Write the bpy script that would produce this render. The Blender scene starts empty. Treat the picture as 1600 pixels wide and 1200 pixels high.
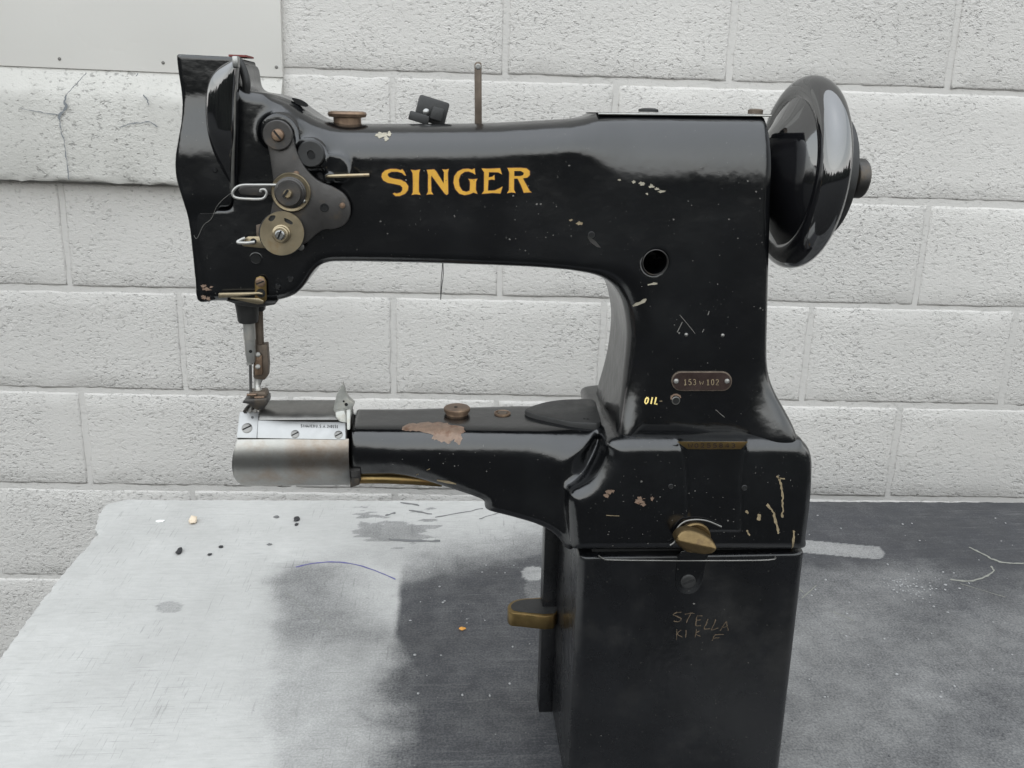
import bpy, bmesh, math, random
import numpy as np
from mathutils import Vector, Matrix
from mathutils.geometry import tessellate_polygon
random.seed(7); RNG = np.random.default_rng(11)
SC = bpy.context.scene
COL = SC.collection
R_ = math.radians

# ------------------------------------------------------------------ camera
FPX, CX, CY = 1350.0, 800.0, 519.0
PITCH, ROLL, YAW, DIST = R_(14.31), 0.0225, R_(4.5), 0.675
_r = Vector((math.cos(YAW), -math.sin(YAW), 0)); _f0 = Vector((math.sin(YAW), math.cos(YAW), 0))
C_RIGHT0, C_FWD0 = _r, _f0
_f = _f0 * math.cos(PITCH) + Vector((0, 0, -math.sin(PITCH)))
_u = _f0 * math.sin(PITCH) + Vector((0, 0, math.cos(PITCH)))
CR = _r * math.cos(ROLL) + _u * math.sin(ROLL)
CU = _u * math.cos(ROLL) - _r * math.sin(ROLL)
CF = _f
CAM = -CF * DIST                                   # the lens axis meets the machine's front plane at the world origin
cam = bpy.data.cameras.new('camera'); camo = bpy.data.objects.new('camera', cam); COL.objects.link(camo)
M = Matrix((CR, CU, -CF)).transposed().to_4x4(); M.translation = CAM
camo.matrix_world = M
cam.sensor_width = 36.0; cam.sensor_fit = 'HORIZONTAL'; cam.lens = 36.0 * FPX / 1600.0
cam.shift_x = 0.0; cam.shift_y = (CY - 600.0) / 1600.0
cam.clip_start = 0.02; cam.clip_end = 800.0
SC.camera = camo

# ------------------------------------------------------------------ world, sun, exposure
SUN_EL, SUN_AZ = R_(70), R_(205)                  # azimuth clockwise from +Y (behind the photographer)
w = bpy.data.worlds.new('World'); SC.world = w; w.use_nodes = True
nt = w.node_tree; nt.nodes.clear()
sky = nt.nodes.new('ShaderNodeTexSky'); sky.sky_type = 'NISHITA'; sky.sun_disc = False
sky.sun_elevation = SUN_EL; sky.sun_rotation = SUN_AZ; sky.air_density = 4.0; sky.dust_density = 0.3; sky.ozone_density = 1.0
hs = nt.nodes.new('ShaderNodeHueSaturation'); hs.inputs['Saturation'].default_value = 0.16
bg = nt.nodes.new('ShaderNodeBackground'); bg.inputs['Strength'].default_value = 0.15
out = nt.nodes.new('ShaderNodeOutputWorld')
tint = nt.nodes.new('ShaderNodeMix'); tint.data_type = 'RGBA'; tint.blend_type = 'MULTIPLY'; tint.inputs[0].default_value = 1.0; tint.inputs[7].default_value = (.955, .995, 1.055, 1)
nt.links.new(sky.outputs[0], hs.inputs['Color']); nt.links.new(hs.outputs[0], tint.inputs[6]); nt.links.new(tint.outputs[2], bg.inputs['Color']); nt.links.new(bg.outputs[0], out.inputs['Surface'])
sl = bpy.data.lights.new('sun', 'SUN'); sl.energy = 0.5; sl.angle = R_(120); sl.color = (1.0, 0.97, 0.92)
so = bpy.data.objects.new('sun', sl); COL.objects.link(so)
sd = Vector((math.sin(SUN_AZ) * math.cos(SUN_EL), math.cos(SUN_AZ) * math.cos(SUN_EL), math.sin(SUN_EL)))
so.rotation_euler = sd.to_track_quat('Z', 'Y').to_euler(); so.location = sd * 5
vs = SC.view_settings; vs.view_transform = 'Standard'; vs.look = 'None'; vs.gamma = 1.0; vs.use_curve_mapping = False
vs.exposure = 1.16
SC.cycles.max_bounces = 6; SC.cycles.diffuse_bounces = 3; SC.cycles.glossy_bounces = 3; SC.cycles.transmission_bounces = 1

# ------------------------------------------------------------------ helpers: picture point -> point in the place
def ray(px, py):
    return (CR * ((px - CX) / FPX) - CU * ((py - CY) / FPX) + CF)
def P(px, py, Y=0.0):
    d = ray(px, py); t = (Y - CAM.y) / d.y
    return CAM + d * t
def PZ(px, py, Z):
    d = ray(px, py); t = (Z - CAM.z) / d.z
    return CAM + d * t
def PL(px, py, o, n):
    d = ray(px, py); t = (o - CAM).dot(n) / d.dot(n)
    return CAM + d * t
def mpp(Y=0.0): return (Y - CAM.y) / FPX / 0.97
CRn, CUn, CFn, CAMn = (np.array(v, dtype=np.float64) for v in (CR, CU, CF, CAM))
def sst(a, b, x):
    t = np.clip((x - a) / (b - a), 0, 1); return t * t * (3 - 2 * t)

# ------------------------------------------------------------------ materials
MATS = {}
def mat(name, col=(.5, .5, .5), rough=.5, metal=0.0, var=0.0, vscale=40.0, bump=0.0, bscale=200.0, rvar=0.0, coat=0.0, col2=None, c2scale=20.0, c2lo=.55, c2hi=.7, spec=.5, detail=4):
    m = bpy.data.materials.new(name); m.use_nodes = True; n = m.node_tree; L = n.links
    b = n.nodes['Principled BSDF']
    b.inputs['Roughness'].default_value = rough; b.inputs['Metallic'].default_value = metal
    b.inputs['Coat Weight'].default_value = coat; b.inputs['Coat Roughness'].default_value = .12
    b.inputs['Specular IOR Level'].default_value = spec
    tc = n.nodes.new('ShaderNodeTexCoord')
    def noise(scale, det=detail, rgh=.6):
        t = n.nodes.new('ShaderNodeTexNoise'); t.inputs['Scale'].default_value = scale; t.inputs['Detail'].default_value = det; t.inputs['Roughness'].default_value = rgh
        L.new(tc.outputs['Object'], t.inputs['Vector']); return t
    cur = None
    rgb = n.nodes.new('ShaderNodeRGB'); rgb.outputs[0].default_value = (*col, 1); cur = rgb.outputs[0]
    if col2 is not None:
        t = noise(c2scale, 6, .65); mr = n.nodes.new('ShaderNodeMapRange'); mr.inputs[1].default_value = c2lo; mr.inputs[2].default_value = c2hi
        L.new(t.outputs[0], mr.inputs[0]); mx = n.nodes.new('ShaderNodeMix'); mx.data_type = 'RGBA'
        L.new(mr.outputs[0], mx.inputs[0]); L.new(cur, mx.inputs[6]); mx.inputs[7].default_value = (*col2, 1); cur = mx.outputs[2]
    if var:
        t = noise(vscale); mr = n.nodes.new('ShaderNodeMapRange'); mr.inputs[1].default_value = .25; mr.inputs[2].default_value = .75
        mr.inputs[3].default_value = 1 - var; mr.inputs[4].default_value = 1 + var
        L.new(t.outputs[0], mr.inputs[0]); mx = n.nodes.new('ShaderNodeVectorMath'); mx.operation = 'SCALE'
        L.new(cur, mx.inputs[0]); L.new(mr.outputs[0], mx.inputs['Scale']); cur = mx.outputs[0]
    L.new(cur, b.inputs['Base Color'])
    if rvar:
        t = noise(vscale * .7, 5); mr = n.nodes.new('ShaderNodeMapRange'); mr.inputs[1].default_value = .3; mr.inputs[2].default_value = .7
        mr.inputs[3].default_value = max(.02, rough - rvar); mr.inputs[4].default_value = rough + rvar
        L.new(t.outputs[0], mr.inputs[0]); L.new(mr.outputs[0], b.inputs['Roughness'])
    if bump:
        t = noise(bscale, 3); bp = n.nodes.new('ShaderNodeBump'); bp.inputs['Strength'].default_value = bump; bp.inputs['Distance'].default_value = .001
        L.new(t.outputs[0], bp.inputs['Height']); L.new(bp.outputs[0], b.inputs['Normal'])
    MATS[name] = m
    return m
mat('enamel', (.002, .0022, .0028), .195, 0, .3, 30, .09, 260, .055, col2=(.006, .0065, .007), c2scale=9, c2lo=.5, c2hi=.8, spec=.76)
mat('dusty_enamel', (.004, .0042, .005), .3, 0, .4, 20, .1, 90, .14, col2=(.012, .0115, .011), c2scale=14, c2lo=.52, c2hi=.78, spec=.6, detail=6)
mat('gloss_enamel', (.006, .006, .007), .06, 0, 0, 30, .03, 40, .02, spec=1.0)
MATS['gloss_enamel'].node_tree.nodes['Principled BSDF'].inputs['IOR'].default_value = 1.75
mat('dull_black', (.016, .016, .016), .5, 0, .4, 80, .1, 300, .1)
mat('pitch_dark', (.004, .004, .004), .9, 0)
mat('dark_steel', (.055, .052, .05), .42, .6, .3, 60, .1, 500, .1, col2=(.09, .07, .05), c2scale=40)
mat('grey_steel', (.19, .185, .175), .38, .85, .2, 80, .06, 600, .1)
mat('steel', (.34, .335, .32), .36, .65, .12, 60, .05, 700, .08, col2=(.4, .36, .31), c2scale=25)
mat('bright_steel', (.29, .29, .285), .33, 1, .08, 80, .03, 700, .06)
mat('white_metal', (.36, .36, .335), .42, .55, .2, 120, .25, 300, .1, col2=(.3, .28, .24), c2scale=140, c2lo=.5, c2hi=.68)
mat('brass', (.18, .125, .052), .38, .9, .2, 90, .08, 400, .1, col2=(.2, .12, .05), c2scale=70)
mat('old_brass', (.15, .105, .05), .42, .85, .25, 90, .1, 400, .1, col2=(.09, .06, .035), c2scale=60)
mat('pale_brass', (.30, .25, .17), .38, .9, .2, 60, .06, 500, .08, col2=(.25, .18, .1), c2scale=50)
mat('bronze', (.17, .115, .08), .42, .7, .3, 70, .1, 400, .1, col2=(.27, .19, .125), c2scale=60)
mat('brown_iron', (.115, .09, .07), .55, .5, .35, 90, .2, 400, .1)
mat('plate_brown', (.034, .021, .018), .4, .3, .25, 90, .05, 500, .1)
mat('gold_paint', (.54, .29, .03), .42, 0, .14, 160, .05, 500, .1, col2=(.2, .11, .02), c2scale=260, c2lo=.62, c2hi=.68)
mat('gold_edge', (.06, .012, .006), .5)
mat('pale_gold', (.9, .7, .25), .45)
mat('bare_brown', (.19, .13, .095), .5, .2, .3, 200, .3, 400, .1, col2=(.12, .06, .035), c2scale=120)
mat('chip_grey', (.13, .125, .115), .5, .2, .4, 400)
mat('chip_tan', (.21, .165, .10), .55, 0, .35, 300)
mat('chip_pale', (.28, .255, .2), .55, 0, .3, 300)
mat('scratch_dim', (.085, .062, .04), .6)
mat('red_felt', (.16, .035, .03), .8)
mat('thread_grey', (.05, .05, .05), .8)
mat('ink', (.03, .03, .03), .6)
mat('pen', (.09, .085, .24), .5)
mat('asphalt', (.034, .034, .033), .95, 0, .3, 3, .3, 60, spec=.1)
mat('wood', (.28, .2, .13), .7, 0, .3, 20)

def ripple(name, scale, dist):
    n = MATS[name].node_tree; L = n.links; b = n.nodes['Principled BSDF']; tc = n.nodes.new('ShaderNodeTexCoord')
    t = n.nodes.new('ShaderNodeTexNoise'); t.inputs['Scale'].default_value = scale; t.inputs['Detail'].default_value = 3; t.inputs['Roughness'].default_value = .55
    L.new(tc.outputs['Object'], t.inputs['Vector']); bp = n.nodes.new('ShaderNodeBump'); bp.inputs['Strength'].default_value = 1.0; bp.inputs['Distance'].default_value = dist
    L.new(t.outputs[0], bp.inputs['Height']); old = b.inputs['Normal'].links[0].from_node; L.new(bp.outputs[0], old.inputs['Normal'])
def dust(name, scale, lo, col):
    n = MATS[name].node_tree; L = n.links; b = n.nodes['Principled BSDF']; tc = n.nodes.new('ShaderNodeTexCoord')
    t = n.nodes.new('ShaderNodeTexNoise'); t.inputs['Scale'].default_value = scale; t.inputs['Detail'].default_value = 1; L.new(tc.outputs['Object'], t.inputs['Vector'])
    mr = n.nodes.new('ShaderNodeMapRange'); mr.inputs[1].default_value = lo; mr.inputs[2].default_value = lo + .05; L.new(t.outputs[0], mr.inputs[0])
    src = b.inputs['Base Color'].links[0].from_socket; mx = n.nodes.new('ShaderNodeMix'); mx.data_type = 'RGBA'; L.new(mr.outputs[0], mx.inputs[0]); L.new(src, mx.inputs[6]); mx.inputs[7].default_value = (*col, 1); L.new(mx.outputs[2], b.inputs['Base Color'])
dust('enamel', 480, .745, (.04, .039, .036)); dust('dusty_enamel', 420, .735, (.045, .043, .038)); dust('gloss_enamel', 300, .80, (.04, .04, .036))
ripple('enamel', 24, .0011); ripple('dusty_enamel', 26, .0014)
def cylinder_cover_mat():
    m = mat('worn_steel', (.33, .325, .31), .34, 1, .1, 60, .03, 700, .06, col2=(.22, .16, .115), c2scale=16, c2lo=.5, c2hi=.72)
    n = m.node_tree; b = n.nodes['Principled BSDF']; L = n.links        # fine brushing along the curve
    tc = n.nodes.new('ShaderNodeTexCoord'); mp = n.nodes.new('ShaderNodeMapping'); mp.inputs['Scale'].default_value = (900, 60, 900)
    mp.inputs['Rotation'].default_value = (0, .35, 0)
    t = n.nodes.new('ShaderNodeTexNoise'); t.inputs['Scale'].default_value = 1; t.inputs['Detail'].default_value = 3
    mr = n.nodes.new('ShaderNodeMapRange'); mr.inputs[3].default_value = .25; mr.inputs[4].default_value = .5
    L.new(tc.outputs['Object'], mp.inputs[0]); L.new(mp.outputs[0], t.inputs['Vector']); L.new(t.outputs[0], mr.inputs[0]); L.new(mr.outputs[0], b.inputs['Roughness'])
cylinder_cover_mat()

def concrete_mat(name, col, grain, strength, rough=.85, pits=.5, dist=.004):
    m = bpy.data.materials.new(name); m.use_nodes = True; n = m.node_tree; L = n.links
    b = n.nodes['Principled BSDF']; b.inputs['Roughness'].default_value = rough; b.inputs['Specular IOR Level'].default_value = .3
    g = n.nodes.new('ShaderNodeNewGeometry')                            # world position, so that no two blocks repeat
    def noise(s, d=4, r=.6):
        t = n.nodes.new('ShaderNodeTexNoise'); t.inputs['Scale'].default_value = s; t.inputs['Detail'].default_value = d; t.inputs['Roughness'].default_value = r
        L.new(g.outputs['Position'], t.inputs['Vector']); return t.outputs[0]
    def mathn(op, a, c):
        q = n.nodes.new('ShaderNodeMath'); q.operation = op
        for i, v in enumerate((a, c)):
            if isinstance(v, (int, float)): q.inputs[i].default_value = v
            else: L.new(v, q.inputs[i])
        return q.outputs[0]
    def mrange(v, a, c, d=0., e=1.):
        q = n.nodes.new('ShaderNodeMapRange'); q.inputs[1].default_value = a; q.inputs[2].default_value = c; q.inputs[3].default_value = d; q.inputs[4].default_value = e
        L.new(v, q.inputs[0]); return q.outputs[0]
    mp = n.nodes.new('ShaderNodeMapping'); mp.inputs['Scale'].default_value = (1, 1, 1.3); L.new(g.outputs['Position'], mp.inputs[0])   # pores lie flat
    def pnoise(s_, d, r=.6):
        t = n.nodes.new('ShaderNodeTexNoise'); t.inputs['Scale'].default_value = s_; t.inputs['Detail'].default_value = d; t.inputs['Roughness'].default_value = r
        L.new(mp.outputs[0], t.inputs['Vector']); return t.outputs[0]
    big = noise(2.2, 2); fine = pnoise(grain * .62, 2, .62); gritn = noise(grain * 2.3, 0)
    area = mrange(noise(4.5, 2), .36, .64, .35, 1.0)                    # coarse patches and smoother patches of the paint
    pore = mathn('MULTIPLY', mrange(fine, .42, .30), area)              # open pores
    h = mathn('SUBTRACT', mathn('MULTIPLY', gritn, mathn('MULTIPLY', area, .55)), pore)
    h = mathn('ADD', h, mathn('MULTIPLY', mrange(fine, .52, .72), mathn('MULTIPLY', area, .5)))
    bp = n.nodes.new('ShaderNodeBump'); bp.inputs['Strength'].default_value = strength; bp.inputs['Distance'].default_value = dist
    L.new(h, bp.inputs['Height']); L.new(bp.outputs[0], b.inputs['Normal'])
    v = mrange(big, .3, .7, .94, 1.04)
    # colour gets darker as the pores get deeper
    v = mathn('MULTIPLY', v, mrange(pore, .0, 1.0, 1.0, 1.0 - .5 * pits))
    oi = n.nodes.new('ShaderNodeObjectInfo'); v = mathn('MULTIPLY', v, mrange(oi.outputs['Random'], 0, 1, .965, 1.025))
    v = mathn('MULTIPLY', v, mrange(noise(.9, 3, .6), .35, .65, .95, 1.03))
    sc = n.nodes.new('ShaderNodeVectorMath'); sc.operation = 'SCALE'; sc.inputs[0].default_value = col; L.new(v, sc.inputs['Scale']); L.new(sc.outputs[0], b.inputs['Base Color'])
    MATS[name] = m
concrete_mat('block_paint', (.497, .480, .458), 190, .85, pits=.36, dist=.0022)
concrete_mat('mortar', (.477, .461, .440), 190, .4, pits=.3, dist=.0016)
concrete_mat('sill_concrete', (.44, .428, .402), 150, .7, pits=.8, dist=.002)
concrete_mat('board_paint', (.57, .553, .522), 50, .04, .5, 0)

# ------------------------------------------------------------------ object builders
def finish(o, kind=None, label=None, cat=None, group=None):
    if kind: o['kind'] = kind
    if label: o['label'] = label
    if cat: o['category'] = cat
    if group: o['group'] = group
    return o
def empty(name, loc, label=None, cat=None, rz=0.0, kind=None, group=None):
    o = bpy.data.objects.new(name, None); COL.objects.link(o); o.location = loc; o.rotation_euler = (0, 0, rz); o.empty_display_size = .02
    return finish(o, kind, label, cat, group)
def wloc(o):
    v = Vector((0, 0, 0))
    while o is not None: v += Vector(o.location); o = o.parent
    return v
def obj(name, verts, faces, m, parent=None, smooth=True, angle=None, normals=None, recenter=True):
    verts = np.asarray([tuple(v) for v in verts] if not isinstance(verts, np.ndarray) else verts, dtype=np.float64)
    c = (verts.min(0) + verts.max(0)) / 2 if recenter else np.zeros(3)
    me = bpy.data.meshes.new(name); me.from_pydata((verts - c).tolist(), [], faces if isinstance(faces, list) else faces.tolist())
    me.materials.append(MATS[m] if isinstance(m, str) else m)
    if smooth: me.polygons.foreach_set('use_smooth', np.ones(len(me.polygons), dtype=bool))
    me.update()
    if normals is not None: me.normals_split_custom_set_from_vertices([tuple(q) for q in normals])
    elif angle is not None: me.set_sharp_from_angle(angle=R_(angle))
    o = bpy.data.objects.new(name, me); COL.objects.link(o)
    if parent is not None:
        o.parent = parent; o.location = Vector(c) - wloc(parent)
    else: o.location = Vector(c)
    return o
def from_bm(name, bm, m, parent=None, smooth=True, angle=35):
    bmesh.ops.recalc_face_normals(bm, faces=bm.faces)
    bm.verts.index_update()
    v = [tuple(q.co) for q in bm.verts]; f = [[q.index for q in p.verts] for p in bm.faces]; bm.free()
    return obj(name, v, f, m, parent, smooth, angle)
def frame_of(axis):
    a = Vector(axis).normalized(); t = Vector((0, 0, 1)) if abs(a.z) < .9 else Vector((1, 0, 0))
    x = t.cross(a).normalized(); y = a.cross(x); return x, y, a
def lathe(name, prof, c, axis, m, parent, seg=40, angle=35, caps=True):
    x, y, a = frame_of(axis); c = Vector(c); V = []; F = []
    for (h, r) in prof:
        for k in range(seg):
            t = 2 * math.pi * k / seg; V.append(c + a * h + (x * math.cos(t) + y * math.sin(t)) * max(r, 1e-5))
    n = len(prof)
    for i in range(n - 1):
        for k in range(seg):
            k2 = (k + 1) % seg; F.append([i * seg + k, i * seg + k2, (i + 1) * seg + k2, (i + 1) * seg + k])
    if caps: F.append([k for k in range(seg)][::-1]); F.append([(n - 1) * seg + k for k in range(seg)])
    bm = bmesh.new(); vs = [bm.verts.new(v) for v in V]
    for f in F: bm.faces.new([vs[i] for i in f])
    return from_bm(name, bm, m, parent, True, angle)
def catmull(pts, n=6, closed=False):
    P_ = [Vector(p) for p in pts]; out = []; N = len(P_)
    rng = range(N) if closed else range(N - 1)
    for i in rng:
        if closed: a, b, c, d = P_[i - 1], P_[i], P_[(i + 1) % N], P_[(i + 2) % N]
        else: a, b, c, d = P_[max(i - 1, 0)], P_[i], P_[i + 1], P_[min(i + 2, N - 1)]
        for k in range(n):
            t = k / n
            out.append(.5 * ((2 * b) + (c - a) * t + (2 * a - 5 * b + 4 * c - d) * t * t + (3 * b - a - 3 * c + d) * t ** 3))
    if not closed: out.append(P_[-1])
    return out
def tube(name, pts, r, m, parent, seg=10, smooth_n=6, flat=None, closed=False):
    pts = catmull(pts, smooth_n, closed) if smooth_n else [Vector(p) for p in pts]
    rs = r if callable(r) else (lambda t: r)
    V = []; F = []; N = len(pts); prev = None
    for i, p in enumerate(pts):
        d = (pts[min(i + 1, N - 1)] - pts[max(i - 1, 0)]).normalized()
        if prev is None: x, y, _ = frame_of(d)
        else:
            x = (prev - d * prev.dot(d)).normalized(); y = d.cross(x)
        prev = x; rr = rs(i / (N - 1))
        for k in range(seg):
            t = 2 * math.pi * k / seg; V.append(p + (x * math.cos(t) + y * math.sin(t)) * rr)
    for i in range(N - 1):
        for k in range(seg):
            k2 = (k + 1) % seg; F.append([i * seg + k, i * seg + k2, (i + 1) * seg + k2, (i + 1) * seg + k])
    F.append(list(range(seg))[::-1]); F.append([(N - 1) * seg + k for k in range(seg)])
    return obj(name, V, F, m, parent, True, 50)
def slab(name, pts, ext, m, parent, bevel=.0005, angle=35, holes=()):
    """flat plate: outline points (3D, coplanar) pushed along the vector ext; edges bevelled"""
    bm = bmesh.new(); ext = Vector(ext)
    loops = [[Vector(p) for p in pts]] + [[Vector(p) for p in h] for h in holes]
    tris = tessellate_polygon(loops) if holes else None
    allp = [p for l in loops for p in l]
    a = [bm.verts.new(p) for p in allp]; b = [bm.verts.new(p + ext) for p in allp]
    if holes:
        for t in tris:
            bm.faces.new([a[i] for i in t]); bm.faces.new([b[i] for i in reversed(t)])
    else:
        bm.faces.new(a); bm.faces.new(b[::-1])
    s = 0
    for l in loops:
        n = len(l)
        for i in range(n): bm.faces.new([a[s + i], a[s + (i + 1) % n], b[s + (i + 1) % n], b[s + i]])
        s += n
    bmesh.ops.recalc_face_normals(bm, faces=bm.faces)
    if bevel and not holes:
        ed = [e for e in bm.edges if e.is_manifold and e.calc_face_angle(0) > .6]
        bmesh.ops.bevel(bm, geom=ed, offset=bevel, segments=2, affect='EDGES', profile=.5, clamp_overlap=True)
    return from_bm(name, bm, m, parent, True, angle)
def box(name, c, size, m, parent=None, bevel=.001, axes=None):
    c = Vector(c); ax = axes or (Vector((1, 0, 0)), Vector((0, 1, 0)), Vector((0, 0, 1)))
    bm = bmesh.new(); bmesh.ops.create_cube(bm, size=1.0)
    for v in bm.verts: v.co = c + ax[0] * v.co.x * size[0] + ax[1] * v.co.y * size[1] + ax[2] * v.co.z * size[2]
    if bevel: bmesh.ops.bevel(bm, geom=list(bm.edges), offset=bevel, segments=2, affect='EDGES', profile=.5, clamp_overlap=True)
    return from_bm(name, bm, m, parent)
def circ(c, r, n=24, a0=0.0, a1=2 * math.pi):
    return [(c[0] + r * math.cos(a0 + (a1 - a0) * i / n), c[1] + r * math.sin(a0 + (a1 - a0) * i / n)) for i in range(n)]
def plate(name, px, Y, th, m, parent, bevel=.0005, smooth_n=0, closed=True, holes=()):
    """plate whose front face stands at depth Y, outline given as picture points"""
    if smooth_n: px = [(v.x, v.y) for v in catmull([(a, b, 0) for a, b in px], smooth_n, True)]
    return slab(name, [P(a, b, Y) for a, b in px], (0, th, 0), m, parent, bevel, holes=[[P(a, b, Y) for a, b in h] for h in holes])
def screw(name, c, r, axis, m, parent, ang=.6, h=None, dome=.35):
    h = h or r * .7; ax = Vector(axis).normalized(); c = Vector(c)
    o = lathe(name, [(-.001, r), (h * .6, r), (h * .9, r * .86), (h, r * .6), (h * 1.02, 1e-5)], c, ax, m, parent, 24)
    x, y, a = frame_of(ax); d = x * math.cos(ang) + y * math.sin(ang); e = a.cross(d)
    bm = bmesh.new(); bmesh.ops.create_cube(bm, size=1.0); q = c + ax * (h * .93)
    for v in bm.verts: v.co = q + d * v.co.x * r * 1.72 + e * v.co.y * r * .3 + ax * v.co.z * h * .25
    from_bm('slot', bm, 'pitch_dark', o, False)
    return o

# ------------------------------------------------------------------ smooth castings: distance fields -> meshes
class Field2:
    """signed distance to a closed outline in the XZ plane, kept on a fine grid and softened a little"""
    def __init__(s, pts, h=.001, pad=.05, blur=1.6, sub=5):
        c = [(v.x, v.y) for v in catmull([(a, b, 0) for a, b in pts], sub, True)] if sub else list(pts)
        A = np.array(c); B = np.roll(A, -1, 0); lo = A.min(0) - pad; hi = A.max(0) + pad
        n = np.ceil((hi - lo) / h).astype(int) + 1; s.lo, s.h, s.n = lo, h, n
        X = (lo[0] + h * np.arange(n[0]))[:, None]; Z = (lo[1] + h * np.arange(n[1]))[None, :]
        d2 = np.full((n[0], n[1]), 1e9); ins = np.zeros((n[0], n[1]), bool)
        for (ax, az), (bx, bz) in zip(A, B):
            ex, ez = bx - ax, bz - az; L2 = ex * ex + ez * ez
            if L2 < 1e-14: continue
            t = np.clip(((X - ax) * ex + (Z - az) * ez) / L2, 0, 1)
            d2 = np.minimum(d2, (X - ax - t * ex) ** 2 + (Z - az - t * ez) ** 2)
            if abs(ez) > 1e-12:
                cr = ((az > Z) != (bz > Z)) & (X < ex * (Z - az) / ez + ax); ins ^= cr
        d = np.sqrt(d2); d[ins] *= -1
        if blur:
            r = int(blur * 3) + 1; k = np.exp(-.5 * (np.arange(-r, r + 1) / blur) ** 2); k /= k.sum()
            for ax in (0, 1):
                pd = np.pad(d, [(r, r) if i == ax else (0, 0) for i in (0, 1)], mode='edge')
                d = sum(k[i] * np.take(pd, np.arange(i, i + n[ax]), ax) for i in range(2 * r + 1))
        s.d = d
    def __call__(s, x, z):
        u = np.clip((x - s.lo[0]) / s.h, 0, s.n[0] - 1.001); v = np.clip((z - s.lo[1]) / s.h, 0, s.n[1] - 1.001)
        i = u.astype(int); j = v.astype(int); fu = u - i; fv = v - j
        i, j = np.broadcast_arrays(i, j)
        D = s.d
        return (D[i, j] * (1 - fu) + D[i + 1, j] * fu) * (1 - fv) + (D[i, j + 1] * (1 - fu) + D[i + 1, j + 1] * fu) * fv
def rext(a, y, yf, yb, r):
    a = a + r; b = np.abs(y - (yf + yb) / 2) - (yb - yf) / 2 + r
    return np.minimum(np.maximum(a, b), 0) + np.hypot(np.maximum(a, 0), np.maximum(b, 0)) - r
def smin(a, b, k):
    h = np.clip(.5 + .5 * (b - a) / k, 0, 1); return b + (a - b) * h - k * h * (1 - h)
def smax(a, b, k): return -smin(-a, -b, k)
def grad(f, p, e=.0009):
    K = np.array([[1, -1, -1], [-1, -1, 1], [-1, 1, -1], [1, 1, 1]], float); g = np.zeros_like(p)
    for k in K: g += k[None, :] * f(p[:, 0] + e * k[0], p[:, 1] + e * k[1], p[:, 2] + e * k[2])[:, None]
    return g / (4 * e)
def mesh_field(name, f, lo, hi, h, m, parent):
    ax = [np.arange(lo[i] - h * (.37137 + .1 * i), hi[i] + h, h) for i in range(3)]      # odd offset: no grid plane falls on a face
    v = f(ax[0][:, None, None], ax[1][None, :, None], ax[2][None, None, :]).astype(np.float32)
    s = v < 0; n = np.array(v.shape) - 1
    cnt = np.zeros(n, np.int8)
    for dx in (0, 1):
        for dy in (0, 1):
            for dz in (0, 1): cnt += s[dx:dx + n[0], dy:dy + n[1], dz:dz + n[2]]
    act = (cnt > 0) & (cnt < 8); I = np.argwhere(act); idx = np.full(n, -1, np.int64); idx[act] = np.arange(len(I))
    acc = np.zeros((len(I), 3)); num = np.zeros(len(I)); cor = [(a, b, c) for a in (0, 1) for b in (0, 1) for c in (0, 1)]
    for a in cor:
        for d in range(3):
            if a[d]: continue
            b = list(a); b[d] = 1
            va = v[I[:, 0] + a[0], I[:, 1] + a[1], I[:, 2] + a[2]]; vb = v[I[:, 0] + b[0], I[:, 1] + b[1], I[:, 2] + b[2]]
            cr = (va < 0) != (vb < 0); t = np.where(cr, va / np.where(va == vb, 1, va - vb), 0)
            p = np.tile(np.array(a, float), (len(I), 1)); p[:, d] += t; acc += p * cr[:, None]; num += cr
    V = (I + acc / num[:, None]) * h + np.array([a[0] for a in ax])
    F = []
    for d in range(3):
        e1, e2 = (d + 1) % 3, (d + 2) % 3
        sa = np.take(s, range(0, s.shape[d] - 1), d); sb = np.take(s, range(1, s.shape[d]), d)
        q = np.argwhere(sa != sb); ok = (q[:, e1] > 0) & (q[:, e2] > 0) & (q[:, e1] < n[e1]) & (q[:, e2] < n[e2]); q = q[ok]
        ins = sa[q[:, 0], q[:, 1], q[:, 2]]
        def cell(o1, o2):
            c = q.copy(); c[:, e1] += o1; c[:, e2] += o2; return idx[c[:, 0], c[:, 1], c[:, 2]]
        Q = np.stack([cell(-1, -1), cell(0, -1), cell(0, 0), cell(-1, 0)], 1)
        Q[~ins] = Q[~ins][:, ::-1]; F.append(Q)
    F = np.concatenate(F); F = F[(F >= 0).all(1)]
    for _ in range(3):
        g = grad(f, V); L = (g * g).sum(1) + 1e-6; d = f(V[:, 0], V[:, 1], V[:, 2])
        V -= np.clip(d / L, -h, h)[:, None] * g
    N = grad(f, V, .0012); N /= np.linalg.norm(N, axis=1)[:, None] + 1e-9
    return obj(name, V, F, m, parent, True, None, N)
def hit(px, py, f, off=.0002, tmax=1.2):
    px = np.atleast_1d(np.asarray(px, float)); py = np.atleast_1d(np.asarray(py, float))
    D = CRn[None] * ((px - CX) / FPX)[:, None] - CUn[None] * ((py - CY) / FPX)[:, None] + CFn[None]
    D /= np.linalg.norm(D, axis=1)[:, None]; t = np.full(len(px), .5)
    for _ in range(90):
        p = CAMn + D * t[:, None]; d = f(p[:, 0], p[:, 1], p[:, 2]); t = np.minimum(t + .75 * d, tmax)
    p = CAMn + D * t[:, None]; g = grad(f, p); g /= np.linalg.norm(g, axis=1)[:, None] + 1e-9
    return p + g * off, g
def hit1(px, py, f, off=.0):
    p, g = hit([px], [py], f, off); return Vector(p[0]), Vector(g[0])
def patches(name, polys, f, m, parent, off=.0003, cuts=0):
    for q in polys: decal(name, [q], f, m, parent, off, cuts)
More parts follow.
